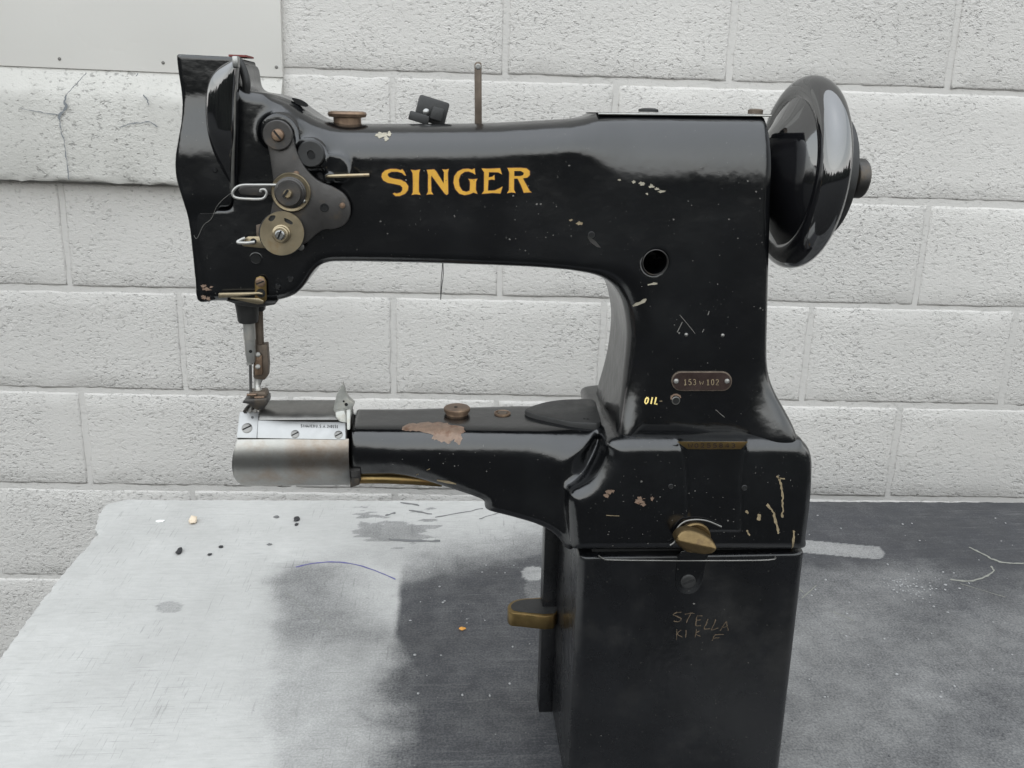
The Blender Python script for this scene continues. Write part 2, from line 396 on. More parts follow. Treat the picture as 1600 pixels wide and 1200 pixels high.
def decal(name, polys, f, m, parent, off=.0002, cuts=0):
    """paint or bare patch lying on a casting: outlines in picture points, laid onto the surface"""
    V = []; F = []
    for loops in polys:
        if not isinstance(loops[0][0], (tuple, list)): loops = [loops]
        ls = [[Vector((a, b, 0)) for a, b in l] for l in loops]; pts = [p for l in ls for p in l]
        base = len(V); V += [(p.x, p.y) for p in pts]
        for t in tessellate_polygon(ls): F.append([base + i for i in t])
    if cuts:
        bm = bmesh.new(); vs = [bm.verts.new((a, b, 0)) for a, b in V]
        for q in F:
            try: bm.faces.new([vs[i] for i in q])
            except ValueError: pass
        bmesh.ops.subdivide_edges(bm, edges=bm.edges, cuts=cuts, use_grid_fill=True); bmesh.ops.triangulate(bm, faces=bm.faces)
        bm.verts.index_update(); V = [(v.co.x, v.co.y) for v in bm.verts]; F = [[v.index for v in q.verts] for q in bm.faces]; bm.free()
    A = np.array(V); W, g = hit(A[:, 0], A[:, 1], f, off)
    G = []
    for q in F:                                             # keep faces outward
        a, b, c = W[q[0]], W[q[1]], W[q[2]]; G.append(q if np.dot(np.cross(b - a, c - a), g[q[0]]) > 0 else q[::-1])
    return obj(name, W, G, m, parent, True, None, g)
def ribbon(pts, w):
    """outline of a thin stroke through picture points; w a width or list"""
    n = len(pts); L = []; Rr = []
    for i, (x, y) in enumerate(pts):
        a = pts[max(i - 1, 0)]; b = pts[min(i + 1, n - 1)]; dx, dy = b[0] - a[0], b[1] - a[1]; l = math.hypot(dx, dy) or 1
        ww = (w[i] if isinstance(w, (list, tuple)) else w) / 2; L.append((x - dy / l * ww, y + dx / l * ww)); Rr.append((x + dy / l * ww, y - dx / l * ww))
    return [[L[i], L[i + 1], Rr[i + 1], Rr[i]] for i in range(n - 1)]
GLY = {'1': [[(.2, .2), (.5, 0), (.5, 1)], [(.2, 1), (.8, 1)]], '5': [[(.85, 0), (.25, 0), (.2, .42), (.6, .38), (.85, .6), (.8, .88), (.5, 1), (.15, .9)]],
 '3': [[(.15, .08), (.5, 0), (.82, .15), (.75, .4), (.45, .48), (.78, .56), (.85, .8), (.55, 1), (.15, .92)]], 'W': [[(0, 0), (.25, 1), (.5, .3), (.75, 1), (1, 0)]],
 '0': [[(.5, 0), (.2, .2), (.15, .6), (.3, .95), (.6, 1), (.83, .75), (.83, .3), (.65, .03), (.5, 0)]], '2': [[(.15, .2), (.4, 0), (.78, .1), (.8, .38), (.15, 1), (.88, 1)]],
 'O': [[(.5, 0), (.15, .25), (.15, .75), (.5, 1), (.85, .75), (.85, .25), (.5, 0)]], 'I': [[(.5, 0), (.5, 1)]], 'L': [[(.2, 0), (.2, 1), (.85, 1)]],
 'S': [[(.85, .1), (.5, 0), (.15, .15), (.25, .45), (.8, .6), (.8, .9), (.45, 1), (.1, .88)]], 'T': [[(0, 0), (1, 0)], [(.5, 0), (.5, 1)]],
 'E': [[(.85, 0), (.15, 0), (.15, 1), (.85, 1)], [(.15, .5), (.7, .5)]], 'A': [[(0, 1), (.5, 0), (1, 1)], [(.2, .65), (.8, .65)]], 'K': [[(.15, 0), (.15, 1)], [(.85, 0), (.15, .55), (.85, 1)]],
 '8': [[(.5, 0), (.2, .15), (.25, .4), (.75, .55), (.85, .8), (.5, 1), (.15, .8), (.25, .55), (.75, .4), (.8, .15), (.5, 0)]], '4': [[(.7, 1), (.7, 0), (.1, .7), (.9, .7)]],
 'M': [[(.05, 1), (.1, 0), (.5, .7), (.9, 0), (.95, 1)]], 'N': [[(.1, 1), (.1, 0), (.9, 1), (.9, 0)]], 'C': [[(.85, .15), (.5, 0), (.15, .3), (.15, .7), (.5, 1), (.85, .85)]],
 'U': [[(.1, 0), (.1, .8), (.5, 1), (.9, .8), (.9, 0)]], '.': [[(.4, .9), (.5, 1)]], '-': [[(.1, .5), (.9, .5)]], ' ': []}
def text_px(s, x, y, w, h, gap, lw, slope=0.0, shear=0.0):
    out = []
    for i, ch in enumerate(s):
        x0 = x + i * (w + gap); y0 = y + slope * (x0 - x)
        for st in GLY[ch]: out += ribbon([(x0 + a * w + (1 - b) * h * shear, y0 + b * h + slope * a * w) for a, b in st], lw)
    return out

# ================================================================== the setting
TABLE_Z = CAM.z - 0.60
GROUND_Z = TABLE_Z - 0.76
def sheet(name, x0, x1, y0, y1, z, m, kind):
    return finish(obj(name, [(x0, y0, z), (x1, y0, z), (x1, y1, z), (x0, y1, z)], [[0, 1, 2, 3]], m, None, False), kind)
g = sheet('ground', -300, 300, -300, 300, GROUND_Z, 'asphalt', 'structure')

# ---- dark line of trees across the yard behind the photographer: the enamel mirrors it
def trees():
    rn = np.random.default_rng(21); n = 150; V = []; F = []
    a = np.linspace(-1.75, 1.75, n); h = np.convolve(rn.normal(0, 1, n + 8), np.ones(5) / 5, 'same')[4:-4] * 1.2 + rn.normal(0, .35, n) + 4.6
    lv = [0, .3, .55, .8, .93, 1.0]; dp = [0, .5, .3, -.2, -.9, -2.2]
    for i in range(n):
        for k, d_ in zip(lv, dp):
            r = 27 - d_ + rn.normal(0, .45); V.append((math.sin(a[i]) * r, -math.cos(a[i]) * r, GROUND_Z + h[i] * k + rn.normal(0, .18) * (k > 0)))
    m = len(lv)
    for i in range(n - 1):
        for k in range(m - 1): F.append([i * m + k, (i + 1) * m + k, (i + 1) * m + k + 1, i * m + k + 1])
    mat('leaves', (.024, .029, .018), .8, 0, .5, 1.5)
    return finish(obj('tree_line', V, F, 'leaves', None, False), 'stuff', 'dark line of trees across the yard mirrored in the enamel', 'trees')
trees()

# ---- block wall (its own axes: along the wall, through it, up)
WALL_YAW, WD, WX0, WZ0 = R_(1.82), 1.630, -0.6331, 0.0585
BL, BH = .4064, .2032
wo = CAM + C_FWD0 * WD
wall = empty('block_wall', (wo.x, wo.y, wo.z), 'white painted concrete block wall standing behind the workbench and sewing machine', 'wall')
WM = Matrix.Translation(wo) @ Matrix.Rotation(WALL_YAW - YAW, 4, 'Z') @ Matrix.Rotation(.0065, 4, 'Y')
wall.rotation_mode = 'QUATERNION'; wall.rotation_quaternion = WM.to_quaternion()
WMI = WM.inverted(); WN = (WM.to_3x3() @ Vector((0, 1, 0)))
def wall_px(px, py, off=0.0):
    """picture point on the wall's face (off metres in front of it), in the wall's own axes"""
    return WMI @ PL(px, py, wo - WN * off, WN)
def child_local(name, verts, faces, m, parent, loc=(0, 0, 0), smooth=False, angle=None):
    me = bpy.data.meshes.new(name); me.from_pydata([tuple(v) for v in verts], [], faces); me.materials.append(MATS[m])
    if smooth:
        me.polygons.foreach_set('use_smooth', np.ones(len(me.polygons), dtype=bool)); me.set_sharp_from_angle(angle=R_(angle or 40))
    me.update(); o = bpy.data.objects.new(name, me); COL.objects.link(o); o.parent = parent; o.location = loc; return o
def block_mesh(seed):
    rn = np.random.default_rng(seed); nx, nz = 22, 11; Lx, Lz = BL - .0095, BH - .0095
    V = []; F = []
    for j in range(nz + 1):
        for i in range(nx + 1):
            u, v = i / nx * 2 - 1, j / nz * 2 - 1
            ex = 1 if i in (0, nx) else 0; ez = 1 if j in (0, nz) else 0
            x = u * Lx / 2 - ex * np.sign(u) * abs(rn.normal(0, .0009)); z = v * Lz / 2 - ez * np.sign(v) * abs(rn.normal(0, .0009))
            y = -.0030 + rn.normal(0, .0003) + (ex or ez) * (.0014 + abs(rn.normal(0, .0007)))
            if (i in (1, nx - 1) or j in (1, nz - 1)) and not (ex or ez):
                y += .0004; x += np.sign(u) * (Lx / nx * .72) * (i in (1, nx - 1)); z += np.sign(v) * (Lz / nz * .72) * (j in (1, nz - 1))
            V.append((x, y, z))
    for j in range(nz):
        for i in range(nx):
            a = j * (nx + 1) + i; F.append([a, a + 1, a + nx + 2, a + nx + 1])
    ring = [i for i in range(nx + 1)] + [j * (nx + 1) + nx for j in range(1, nz + 1)] + [nz * (nx + 1) + i for i in range(nx - 1, -1, -1)] + [j * (nx + 1) for j in range(nz - 1, 0, -1)]
    b = len(V)
    for k in ring: V.append((V[k][0], .05, V[k][2]))
    n = len(ring)
    for k in range(n): F.append([ring[(k + 1) % n], ring[k], b + k, b + (k + 1) % n])
    me = bpy.data.meshes.new('concrete_block'); me.from_pydata(V, [], F); me.materials.append(MATS['block_paint'])
    me.polygons.foreach_set('use_smooth', np.ones(len(F), dtype=bool)); me.update(); return me
bms = [block_mesh(s) for s in range(7)]
rows = range(-3, 7); x_lo, x_hi = -2.3, 2.5
for r in rows:
    half = .5 if r % 2 else 0.0
    for n_ in range(-5, 9):
        cx = WX0 + (n_ + .5 + half) * BL; cz = WZ0 - (r + .5) * BH
        if cx < x_lo or cx > x_hi: continue
        o = bpy.data.objects.new('concrete_block', bms[(n_ * 3 + r * 5) % 7]); COL.objects.link(o); o.parent = wall
        o.location = (cx + random.gauss(0, .0008), random.gauss(0, .0006), cz + random.gauss(0, .0006)); o.rotation_euler = (random.gauss(0, .001), (math.pi if random.random() < .5 else 0), 0)
zt, zb_ = WZ0 + 3 * BH, GROUND_Z - wo.z
child_local('mortar', [(x_lo - .2, -.0005, zb_), (x_hi + .2, -.0005, zb_), (x_hi + .2, -.0005, zt), (x_lo - .2, -.0005, zt)], [[0, 1, 2, 3]], 'mortar', wall)

zu = 2.55                                                        # the rest of the wall, above the picture
child_local('upper_wall', [(x_lo - .2, -.0005, zt), (x_hi + .2, -.0005, zt), (x_hi + .2, -.0005, zu), (x_lo - .2, -.0005, zu), (x_lo - .2, .2, zu), (x_hi + .2, .2, zu)], [[0, 1, 2, 3], [3, 2, 5, 4]], 'mortar', wall)

# ---- concrete sill and the painted board above it, at the upper left
sa, sb = wall_px(-260, 282, .03), wall_px(441, 292, .03)
q0 = wall_px(30, 104, .008); q1 = wall_px(440, 121, .008)
def sill():
    nx = 60; prof = []
    zt0 = wall_px(236, 113.5, .01).z; zt1 = wall_px(236, 148, .032).z; zb0 = wall_px(236, 288, .035).z
    prof = [(.04, zt0 + .004), (-.008, zt0 + .002), (-.030, zt1 + .003), (-.0335, zt1 - .004), (-.036, zt1 - .02), (-.036, (zt1 + zb0) / 2), (-.036, zb0 + .012), (-.0345, zb0 + .004), (-.031, zb0), (.04, zb0 - .002)]
    slope = (q1.z - q0.z) / (q1.x - q0.x); xm = wall_px(236, 200, .03).x
    x0, x1 = sa.x, wall_px(440, 140, .02).x; rn = np.random.default_rng(5); V = []; F = []
    for i in range(nx + 1):
        x = x0 + (x1 - x0) * i / nx
        for k, (y, z) in enumerate(prof):
            j = .0012 if 1 < k < 9 else 0
            V.append((x, y + rn.normal(0, j), z + slope * (x - xm) * (1 - .6 * (k > 4)) + rn.normal(0, j * .8)))
    m = len(prof)
    for i in range(nx):
        for k in range(m - 1): F.append([i * m + k, i * m + k + 1, (i + 1) * m + k + 1, (i + 1) * m + k])
    F.append([nx * m + k for k in range(m)])
    return child_local('sill', V, F, 'sill_concrete', wall, (0, 0, 0), True, 50)
SILL = sill()
def wall_strokes(name, strokes, off, m, parent, jit=.6, sub=5):
    V = []; F = []; rn = random.Random(3)
    for pts, wd in strokes:
        c = [(v.x, v.y) for v in catmull([(a, b, 0) for a, b in pts], sub)]
        c = [(a + rn.gauss(0, jit), b + rn.gauss(0, jit * .6)) for a, b in c]
        ws = [max(.5, wd * rn.uniform(.35, 1.35)) * (.4 if i in (0, len(c) - 1) else 1) for i in range(len(c))]
        for q in ribbon(c, ws):
            b = len(V); V += [wall_px(a, e, off) for a, e in q]; F.append([b, b + 1, b + 2, b + 3])
    return child_local(name, V, F, m, parent)
mat('crack', (.16, .17, .18), .9)
wall_strokes('crack', [([(104, 148), (100, 160), (104, 166), (94, 180), (93, 188)], 3.6), ([(135, 113), (122, 128), (112, 138), (104, 148)], 1.2), ([(93, 188), (96, 206), (101, 225), (104, 250), (108, 282)], 1.6),
   ([(30, 168), (55, 174), (92, 180)], 1.2), ([(185, 200), (205, 193), (222, 192), (234, 190), (245, 198)], 1.8), ([(224, 148), (230, 155), (232, 165)], 1.8), ([(215, 114), (212, 120)], 1.2)], .0395, 'crack', wall)
pr = Vector((wall_px(440, 70, .012).x, 0, 0))
bx0 = wall_px(-260, 100, .012).x
bz = lambda x: q0.z + (q1.z - q0.z) * (x - q0.x) / (q1.x - q0.x)
bd = [(bx0, -.012, bz(bx0)), (pr.x, -.012, bz(pr.x)), (pr.x, -.012, zt), (bx0, -.012, zt)]
wm3 = lambda v: WM @ Vector(v)
board = slab('painted_board', [wm3(v) for v in bd], WN * .03, 'board_paint', None, .0012)
finish(board, None, 'smooth white painted board fixed above the cracked concrete sill', 'board')
for (nx_, ny_) in ((93, 92), (255, 98), (432, 105)):
    lathe('nail', [(0, .003), (.0008, .003), (.0014, .0016), (.0015, 1e-5)], wm3(wall_px(nx_, ny_, .0119)), -WN, 'chip_grey', board, 12)

# ---- workbench: a painted top sprayed black in places
TL = [(185, 781), (166, 787), (155, 802), (149, 822), (152, 834), (137, 852), (108, 884), (62, 941), (30, 985), (-20, 1055), (-70, 1125), (-130, 1210), (-290, 1440), (-480, 1720)]
TLw = [PZ(a, b, TABLE_Z) for a, b in TL]
back_r = PZ(1570, 785, TABLE_Z); back_l = TLw[0]
bdir = (back_r - back_l).normalized()
XR = 1.15
def table():
    NR, NC = 330, 470; rn = np.random.default_rng(2)
    yb = lambda x: back_l.y + bdir.y / bdir.x * (x - back_l.x)
    y_front = TLw[-1].y
    ly = np.array([v.y for v in TLw][::-1]); lx = np.array([v.x for v in TLw][::-1])
    s = np.linspace(0, 1, NR + 1); t = np.linspace(0, 1, NC + 1)
    Y0 = y_front + (back_l.y - y_front) * s
    jl = np.convolve(rn.normal(0, 1, NR + 9), np.ones(3) / 3, 'same')[4:-4] * .0011
    XL = np.interp(Y0, ly, lx) + jl[:NR + 1]
    XL[-1] = back_l.x
    X = XL[:, None] + (XR - XL)[:, None] * t[None, :]
    lift = (bdir.y / bdir.x) * (X - back_l.x)
    jb = np.convolve(rn.normal(0, 1, NC + 5), np.ones(3) / 3, 'same')[2:-2] * .0012
    Y = Y0[:, None] + lift * s[:, None] ** 2 + jb[None, :] * (s[:, None] ** 8)
    Z = np.full_like(X, TABLE_Z) - .002 * np.exp(-((X - XL[:, None]) / .006) ** 2)
    top = np.stack([X, Y, Z], -1).reshape(-1, 3); W = NC + 1
    a = (np.arange(NR)[:, None] * W + np.arange(NC)[None, :]).reshape(-1)
    F = np.stack([a, a + 1, a + W + 1, a + W], 1).tolist()
    ring = list(range(NC + 1)) + [j * W + NC for j in range(1, NR + 1)] + [NR * W + i for i in range(NC - 1, -1, -1)] + [j * W for j in range(NR - 1, 0, -1)]
    b = len(top); V = np.vstack([top, top[ring] - np.array([0, 0, .032])]); n = len(ring)
    F += [[ring[(k + 1) % n], ring[k], b + k, b + (k + 1) % n] for k in range(n)]
    F.append([b + k for k in range(n)][::-1])
    # black overspray, with the machine's shade and reflection put into the same colour
    d = V - CAMn; zc = d @ CFn; px = CX + FPX * (d @ CRn) / zc; py = CY - FPX * (d @ CUn) / zc
    def vnoise(sc, seed):
        r2 = np.random.default_rng(seed); sx, sy = sc if isinstance(sc, tuple) else (sc, sc); gx = (V[:, 0] + 3) / sx; gy = (V[:, 1] + 3) / sy; i = gx.astype(int); j = gy.astype(int); fx = gx - i; fy = gy - j
        fx = fx * fx * (3 - 2 * fx); fy = fy * fy * (3 - 2 * fy); T = r2.random((64, 64)); g_ = lambda i, j: T[i % 64, j % 64]
        return (g_(i, j) * (1 - fx) + g_(i + 1, j) * fx) * (1 - fy) + (g_(i, j + 1) * (1 - fx) + g_(i + 1, j + 1) * fx) * fy
    nz = (vnoise(.06, 1) - .5) * 40 + (vnoise(.02, 2) - .5) * 22 + (vnoise(.007, 3) - .5) * 10
    x, y = px + nz * .55, py + nz * .33
    k = np.zeros(len(V))
    mx = lambda v: np.maximum(k, v)
    k = mx(.16 * sst(470, 640, x) * sst(785, 850, y)); k = mx(.22 * sst(430, 560, x) * sst(830, 880, y))
    yd = 905 - .20 * (px - 620)
    k = mx(.55 * sst(-75, -5, y - yd) * sst(560, 680, x)); k = mx(.93 * sst(-30, 28, y - yd) * sst(612, 660, px + .3 * nz))
    # a grey sprayed patch, soft on the left, with a crisp masked right-hand edge near the machine
    xe = 622 - .0012 * np.clip(py - 905, 0, 110) ** 2 - .25 * np.clip(py - 1010, 0, 300); soft = 1 + 12 * sst(985, 1050, py)
    top_ = 884 + 7 * ((px - 520) / 100) ** 2
    k = mx(.30 * sst(350, 470, x) * sst(925, 985, y) * sst(1300, 1100, y))
    blob = sst(390, 450, x) * sst(-14, 16, py + .35 * nz - top_)
    val = .60 - .42 * sst(480, 608, x) * sst(1010, 930, y - .2 * x + 110) - .28 * sst(975, 1030, y)
    k = np.where(px < xe + 8 * soft, np.maximum(k * (1 - blob), blob * val), k)
    dk = sst(xe - 3 * soft, xe + 7 * soft, px + nz * .1 * soft) * sst(-25, 25, y - yd)
    k = k * (1 - dk) + .95 * dk
    k = mx(.30 * (((px - 265) / 21) ** 2 + ((py - 949) / 9) ** 2 < 1) * 1.0)
    # right of the machine
    rt = sst(1180, 1230, px)
    kr = .975 - .17 * sst(862, 905, y) + .04 * np.sin(px * .02 + py * .03) * sst(850, 900, y) - .12 * sst(930, 1000, y) * sst(1560, 1250, x) + .10 * sst(1420, 1520, x) * sst(985, 900, y)
    fx_, fy_ = px - 1250, py - (853 + .09 * (px - 1250)); fin = ((fy_ / 10) ** 2 + (np.maximum(fx_ - 118, 0) / 14) ** 2) < 1
    kr = np.where(fin & (px < 1384), .52 + .0 * px, kr); kr = np.maximum(kr, .86 * (np.abs(py - (880 + .05 * (px - 1250))) < 9) * sst(1430, 1330, px) * sst(1240, 1290, px))
    k = k * (1 - rt) + kr * rt
    # small round stencil marks left of the pedestal
    st = (((px - 833) / 19) ** 2 + ((py - 896) / 11) ** 2 < 1) * 1.0
    k = k * (1 - .55 * st)
    k = np.where((np.abs(px - 838) < 17) & (py > 896) & (py < 945), k * .8, k)
    k = np.clip(k, 0, 1)
    # bare streaks at the far edge where the top coat has come off
    fl = np.zeros(len(V))
    sn = vnoise((.06, .018), 9) * .55 + vnoise((.022, .006), 10) * .45
    reg = sst(545, 575, px) * sst(705, 640, px) * sst(788, 796, py) * sst(862, 838, py)
    fl = np.where((sn + .30 * reg > .80) & (reg > .1), 1.0, 0.0) * .5
    k = np.maximum(k, fl)
    o = obj('table_top', V, F, 'table_paint', None, True, 30, recenter=False)
    at = o.data.color_attributes.new('spray_shade', 'FLOAT_COLOR', 'POINT')
    at.data.foreach_set('color', np.stack([k, k, k, np.ones_like(k)], 1).astype(np.float32).reshape(-1))
    return o
def table_mat():
    m = bpy.data.materials.new('table_paint'); m.use_nodes = True; n = m.node_tree; L = n.links; b = n.nodes['Principled BSDF']
    at = n.nodes.new('ShaderNodeAttribute'); at.attribute_name = 'spray_shade'; tc = n.nodes.new('ShaderNodeTexCoord')
    def noise(s, d=4, st=(1, 1, 1), r=.6):
        mp = n.nodes.new('ShaderNodeMapping'); mp.inputs['Scale'].default_value = st; L.new(tc.outputs['Object'], mp.inputs[0])
        t = n.nodes.new('ShaderNodeTexNoise'); t.inputs['Scale'].default_value = s; t.inputs['Detail'].default_value = d; t.inputs['Roughness'].default_value = r; L.new(mp.outputs[0], t.inputs['Vector']); return t.outputs[0]
    def mr(v, a, c, d=0., e=1.):
        q = n.nodes.new('ShaderNodeMapRange'); q.inputs[1].default_value = a; q.inputs[2].default_value = c; q.inputs[3].default_value = d; q.inputs[4].default_value = e; L.new(v, q.inputs[0]); return q.outputs[0]
    def ma(op, a, c):
        q = n.nodes.new('ShaderNodeMath'); q.operation = op
        for i, v in enumerate((a, c)):
            if isinstance(v, (int, float)): q.inputs[i].default_value = v
            else: L.new(v, q.inputs[i])
        return q.outputs[0]
    k = at.outputs['Fac']
    gr = mr(noise(420, 4), .3, .7, -.15, .15); g2 = mr(noise(38, 5), .3, .7, -.08, .08)
    e = ma('MULTIPLY', ma('MULTIPLY', k, ma('SUBTRACT', 1.12, k)), 4.0)           # grain strongest in the half-sprayed zones
    kk = ma('ADD', k, ma('MULTIPLY', ma('ADD', gr, g2), e))
    sp = mr(noise(330, 2), .70, .76, 0., .5)                                     # pale specks on the black
    kk = ma('SUBTRACT', kk, ma('MULTIPLY', sp, k))
    stk = ma('MULTIPLY', mr(noise(5, 6, (2.2, 46, 1), .75), .54, .62, 0., .16), mr(noise(5, 3), .42, .58)); kk = ma('ADD', ma('SUBTRACT', kk, ma('MULTIPLY', stk, k)), ma('MULTIPLY', stk, .45))
    spk = mr(noise(170, 3), .70, .76, 0., .3); kk = ma('ADD', kk, spk)           # sparse dark specks on the white
    mx = n.nodes.new('ShaderNodeMix'); mx.data_type = 'RGBA'; mx.clamp_factor = True; L.new(kk, mx.inputs[0]); mx.inputs[6].default_value = (.422, .418, .404, 1); mx.inputs[7].default_value = (.034, .035, .04, 1)
    sc = n.nodes.new('ShaderNodeVectorMath'); sc.operation = 'SCALE'; L.new(mx.outputs[2], sc.inputs[0]); L.new(ma('MULTIPLY', mr(noise(7, 6), .3, .7, .86, 1.06), ma('MULTIPLY', mr(noise(60, 5, (1, 3, 1)), .3, .7, .93, 1.05), mr(noise(26, 6, (1, 1, 1), .75), .62, .72, 1.0, .86))), sc.inputs['Scale'])
    L.new(sc.outputs[0], b.inputs['Base Color']); L.new(mr(noise(14, 5), .3, .7, .33, .55), b.inputs['Roughness']); b.inputs['Specular IOR Level'].default_value = .4
    scr = ma('MULTIPLY', mr(noise(5, 5, (90, 4, 1), .7), .60, .63), mr(noise(9, 2), .42, .56)); scr2 = ma('MULTIPLY', mr(noise(6, 5, (3, 110, 1), .7), .61, .64), mr(noise(8, 2), .42, .56))
    scr = ma('ADD', scr, scr2)
    s2 = n.nodes.new('ShaderNodeVectorMath'); s2.operation = 'SCALE'; L.new(sc.outputs[0], s2.inputs[0]); L.new(mr(scr, 0., 1., 1., .72), s2.inputs['Scale']); L.new(s2.outputs[0], b.inputs['Base Color'])
    bp = n.nodes.new('ShaderNodeBump'); bp.inputs['Strength'].default_value = .25; bp.inputs['Distance'].default_value = .0012
    L.new(ma('ADD', noise(180, 4), ma('MULTIPLY', noise(40, 4, (1, 2.5, 1)), 1.2)), bp.inputs['Height']); L.new(bp.outputs[0], b.inputs['Normal'])
    MATS['table_paint'] = m
table_mat()
bench = empty('workbench', (0, .3, GROUND_Z), 'white painted workbench with black overspray carrying the sewing machine', 'table')
tt = table(); tt.parent = bench; tt.location = -Vector(bench.location)
zl = TABLE_Z - .032
for lx, ly in ((-.30, -.12), (1.05, -.12), (-.32, .52), (1.05, .52)):
    box('leg', (lx, ly, (zl + GROUND_Z) / 2), (.07, .07, zl - GROUND_Z), 'wood', bench, .003)
def table_strokes(name, strokes, m, parent, z=.0004, jit=0.0, sub=5):
    rn = random.Random(4)
    for pts, wd in strokes:
        V = []; F = []
        c = [(v.x, v.y) for v in catmull([(a, b, 0) for a, b in pts], sub)]
        c = [(a + rn.gauss(0, jit), b + rn.gauss(0, jit * .5)) for a, b in c]
        ws = [wd * (rn.uniform(.6, 1.3) if jit else 1) for _ in c]; L2 = ribbon(c, ws)
        for q in L2:
            b = len(V); V += [PZ(a, e, TABLE_Z + z) for a, e in q]; F.append([b, b + 1, b + 2, b + 3])
        obj(name, V, F, m, parent, False)
table_strokes('pen_line', [([(462, 886), (490, 880), (525, 878), (560, 883), (595, 895), (618, 905)], 1.5)], 'pen', bench, jit=.2)
mat('spray_line', (.2, .2, .175), .6); mat('dent', (.13, .13, .13), .8)
table_strokes('scratch', [([(1485, 905), (1510, 908), (1535, 903), (1552, 893), (1548, 885)], 2.6), ([(1515, 855), (1535, 865), (1552, 874), (1570, 879), (1600, 880)], 2.2), ([(1252, 935), (1275, 915)], 1.2), ([(1255, 925), (1240, 915)], 1.2),
   ([(1300, 955), (1335, 970)], .9), ([(1500, 912), (1570, 933)], .8), ([(445, 925), (480, 950), (520, 985)], .5)], 'spray_line', bench, jit=.5)
table_strokes('dark_scratch', [([(680, 808), (720, 801), (755, 794)], 1.2), ([(748, 811), (780, 801)], 1.2), ([(608, 842), (650, 845), (688, 845)], 3.0), ([(640, 797), (675, 803)], 2.2), ([(625, 785), (655, 789)], 2.0), ([(602, 805), (618, 801)], 2.5)], 'dent', bench, jit=.6)
def crumb(px, py, wpx, hpx, m, seed, name, label, cat, flat=.5):
    c = PZ(px, py, TABLE_Z); s = (c - CAM).length / FPX; rn = random.Random(seed)
    bm = bmesh.new(); bmesh.ops.create_icosphere(bm, subdivisions=2, radius=1.0)
    h = max(.0008, min(wpx, hpx) * s * flat)
    for v in bm.verts:
        k = 1 + rn.gauss(0, .16); v.co = Vector((v.co.x * wpx * s * .5 * k, v.co.y * hpx * s * 1.0 * k, v.co.z * h * .6 * k)) + c + Vector((0, 0, h * .45))
    return finish(from_bm(name, bm, m, None, True, 60), None, label, cat)
mat('crumb_black', (.02, .02, .022), .6); mat('crumb_cream', (.62, .52, .4), .7); mat('crumb_white', (.75, .75, .73), .6); mat('crumb_orange', (.55, .25, .04), .5)
crumb(302, 816, 11, 9, 'crumb_cream', 1, 'plaster_crumb', 'small cream crumb on the white end of the workbench', 'crumb', .9)
crumb(250, 815, 13, 4, 'crumb_white', 2, 'paint_flake', 'white curled paint flake near the far left corner of the bench', 'flake')
crumb(280, 863, 9, 9, 'crumb_black', 3, 'grease_flake', 'dark flake on the white paint left of the cylinder arm', 'flake')
crumb(345, 855, 7, 4, 'crumb_black', 4, 'grease_flake', 'tiny dark flake upper one of a close pair on white paint', 'flake')
crumb(328, 867, 6, 3.5, 'crumb_black', 5, 'grease_flake', 'tiny dark flake lower one of a close pair on white paint', 'flake')
crumb(432, 808, 9, 4, 'dent', 6, 'dust_flake', 'flat grey flake beside the black one under the steel cylinder', 'flake', .3)
crumb(464, 812, 9, 7, 'crumb_black', 7, 'grease_flake', 'black flake lying under the steel cylinder end', 'flake')
crumb(463, 820, 5, 4, 'crumb_black', 8, 'grease_flake', 'tiny black speck just in front of the black flake under the cylinder', 'flake')
crumb(421, 851, 8, 3, 'dent', 9, 'dust_flake', 'small grey flake at the edge of the grey overspray', 'flake', .4)
crumb(722, 983, 10, 3.5, 'crumb_orange', 10, 'orange_chip', 'bright orange chip on the black sprayed bench', 'chip', .7)
# grit scattered on the black paint right of the pedestal
def grit():
    bm = bmesh.new(); rn = random.Random(9)
    for i in range(150):
        if i < 70: px, py = rn.gauss(1425, 30), rn.gauss(918, 14)
        else: px, py = rn.uniform(1262, 1590), rn.uniform(800, 1100)
        if i > 120: px, py = rn.uniform(640, 840), rn.uniform(850, 1100)
        c = PZ(px, py, TABLE_Z); s = rn.uniform(.0006, .0016); M_ = Matrix.Translation(c + Vector((0, 0, s * .4))) @ Matrix.Diagonal((s * rn.uniform(.7, 1.6), s * rn.uniform(.7, 1.6), s * .6, 1))
        bmesh.ops.create_icosphere(bm, subdivisions=1, radius=1.0, matrix=M_)
    mat('grit', (.28, .28, .28), .7)
    return finish(from_bm('grit', bm, 'grit', None, True, 60), 'stuff', 'pale grit scattered over the black sprayed bench', 'grit')
grit()

# ================================================================== the sewing machine
base_c = P(1080, 880, .07)
MACH = empty('sewing_machine', (base_c.x, .07, TABLE_Z), 'black enamelled cylinder arm sewing machine with gold lettering standing on the bench', 'sewing machine')
def XZ(px, Y=0.0): return [(P(a, b, Y).x, P(a, b, Y).z) for a, b in px]
zy = lambda py, px=800, Y=0.: P(px, py, Y).z
xx = lambda px, py=400, Y=0.: P(px, py, Y).x

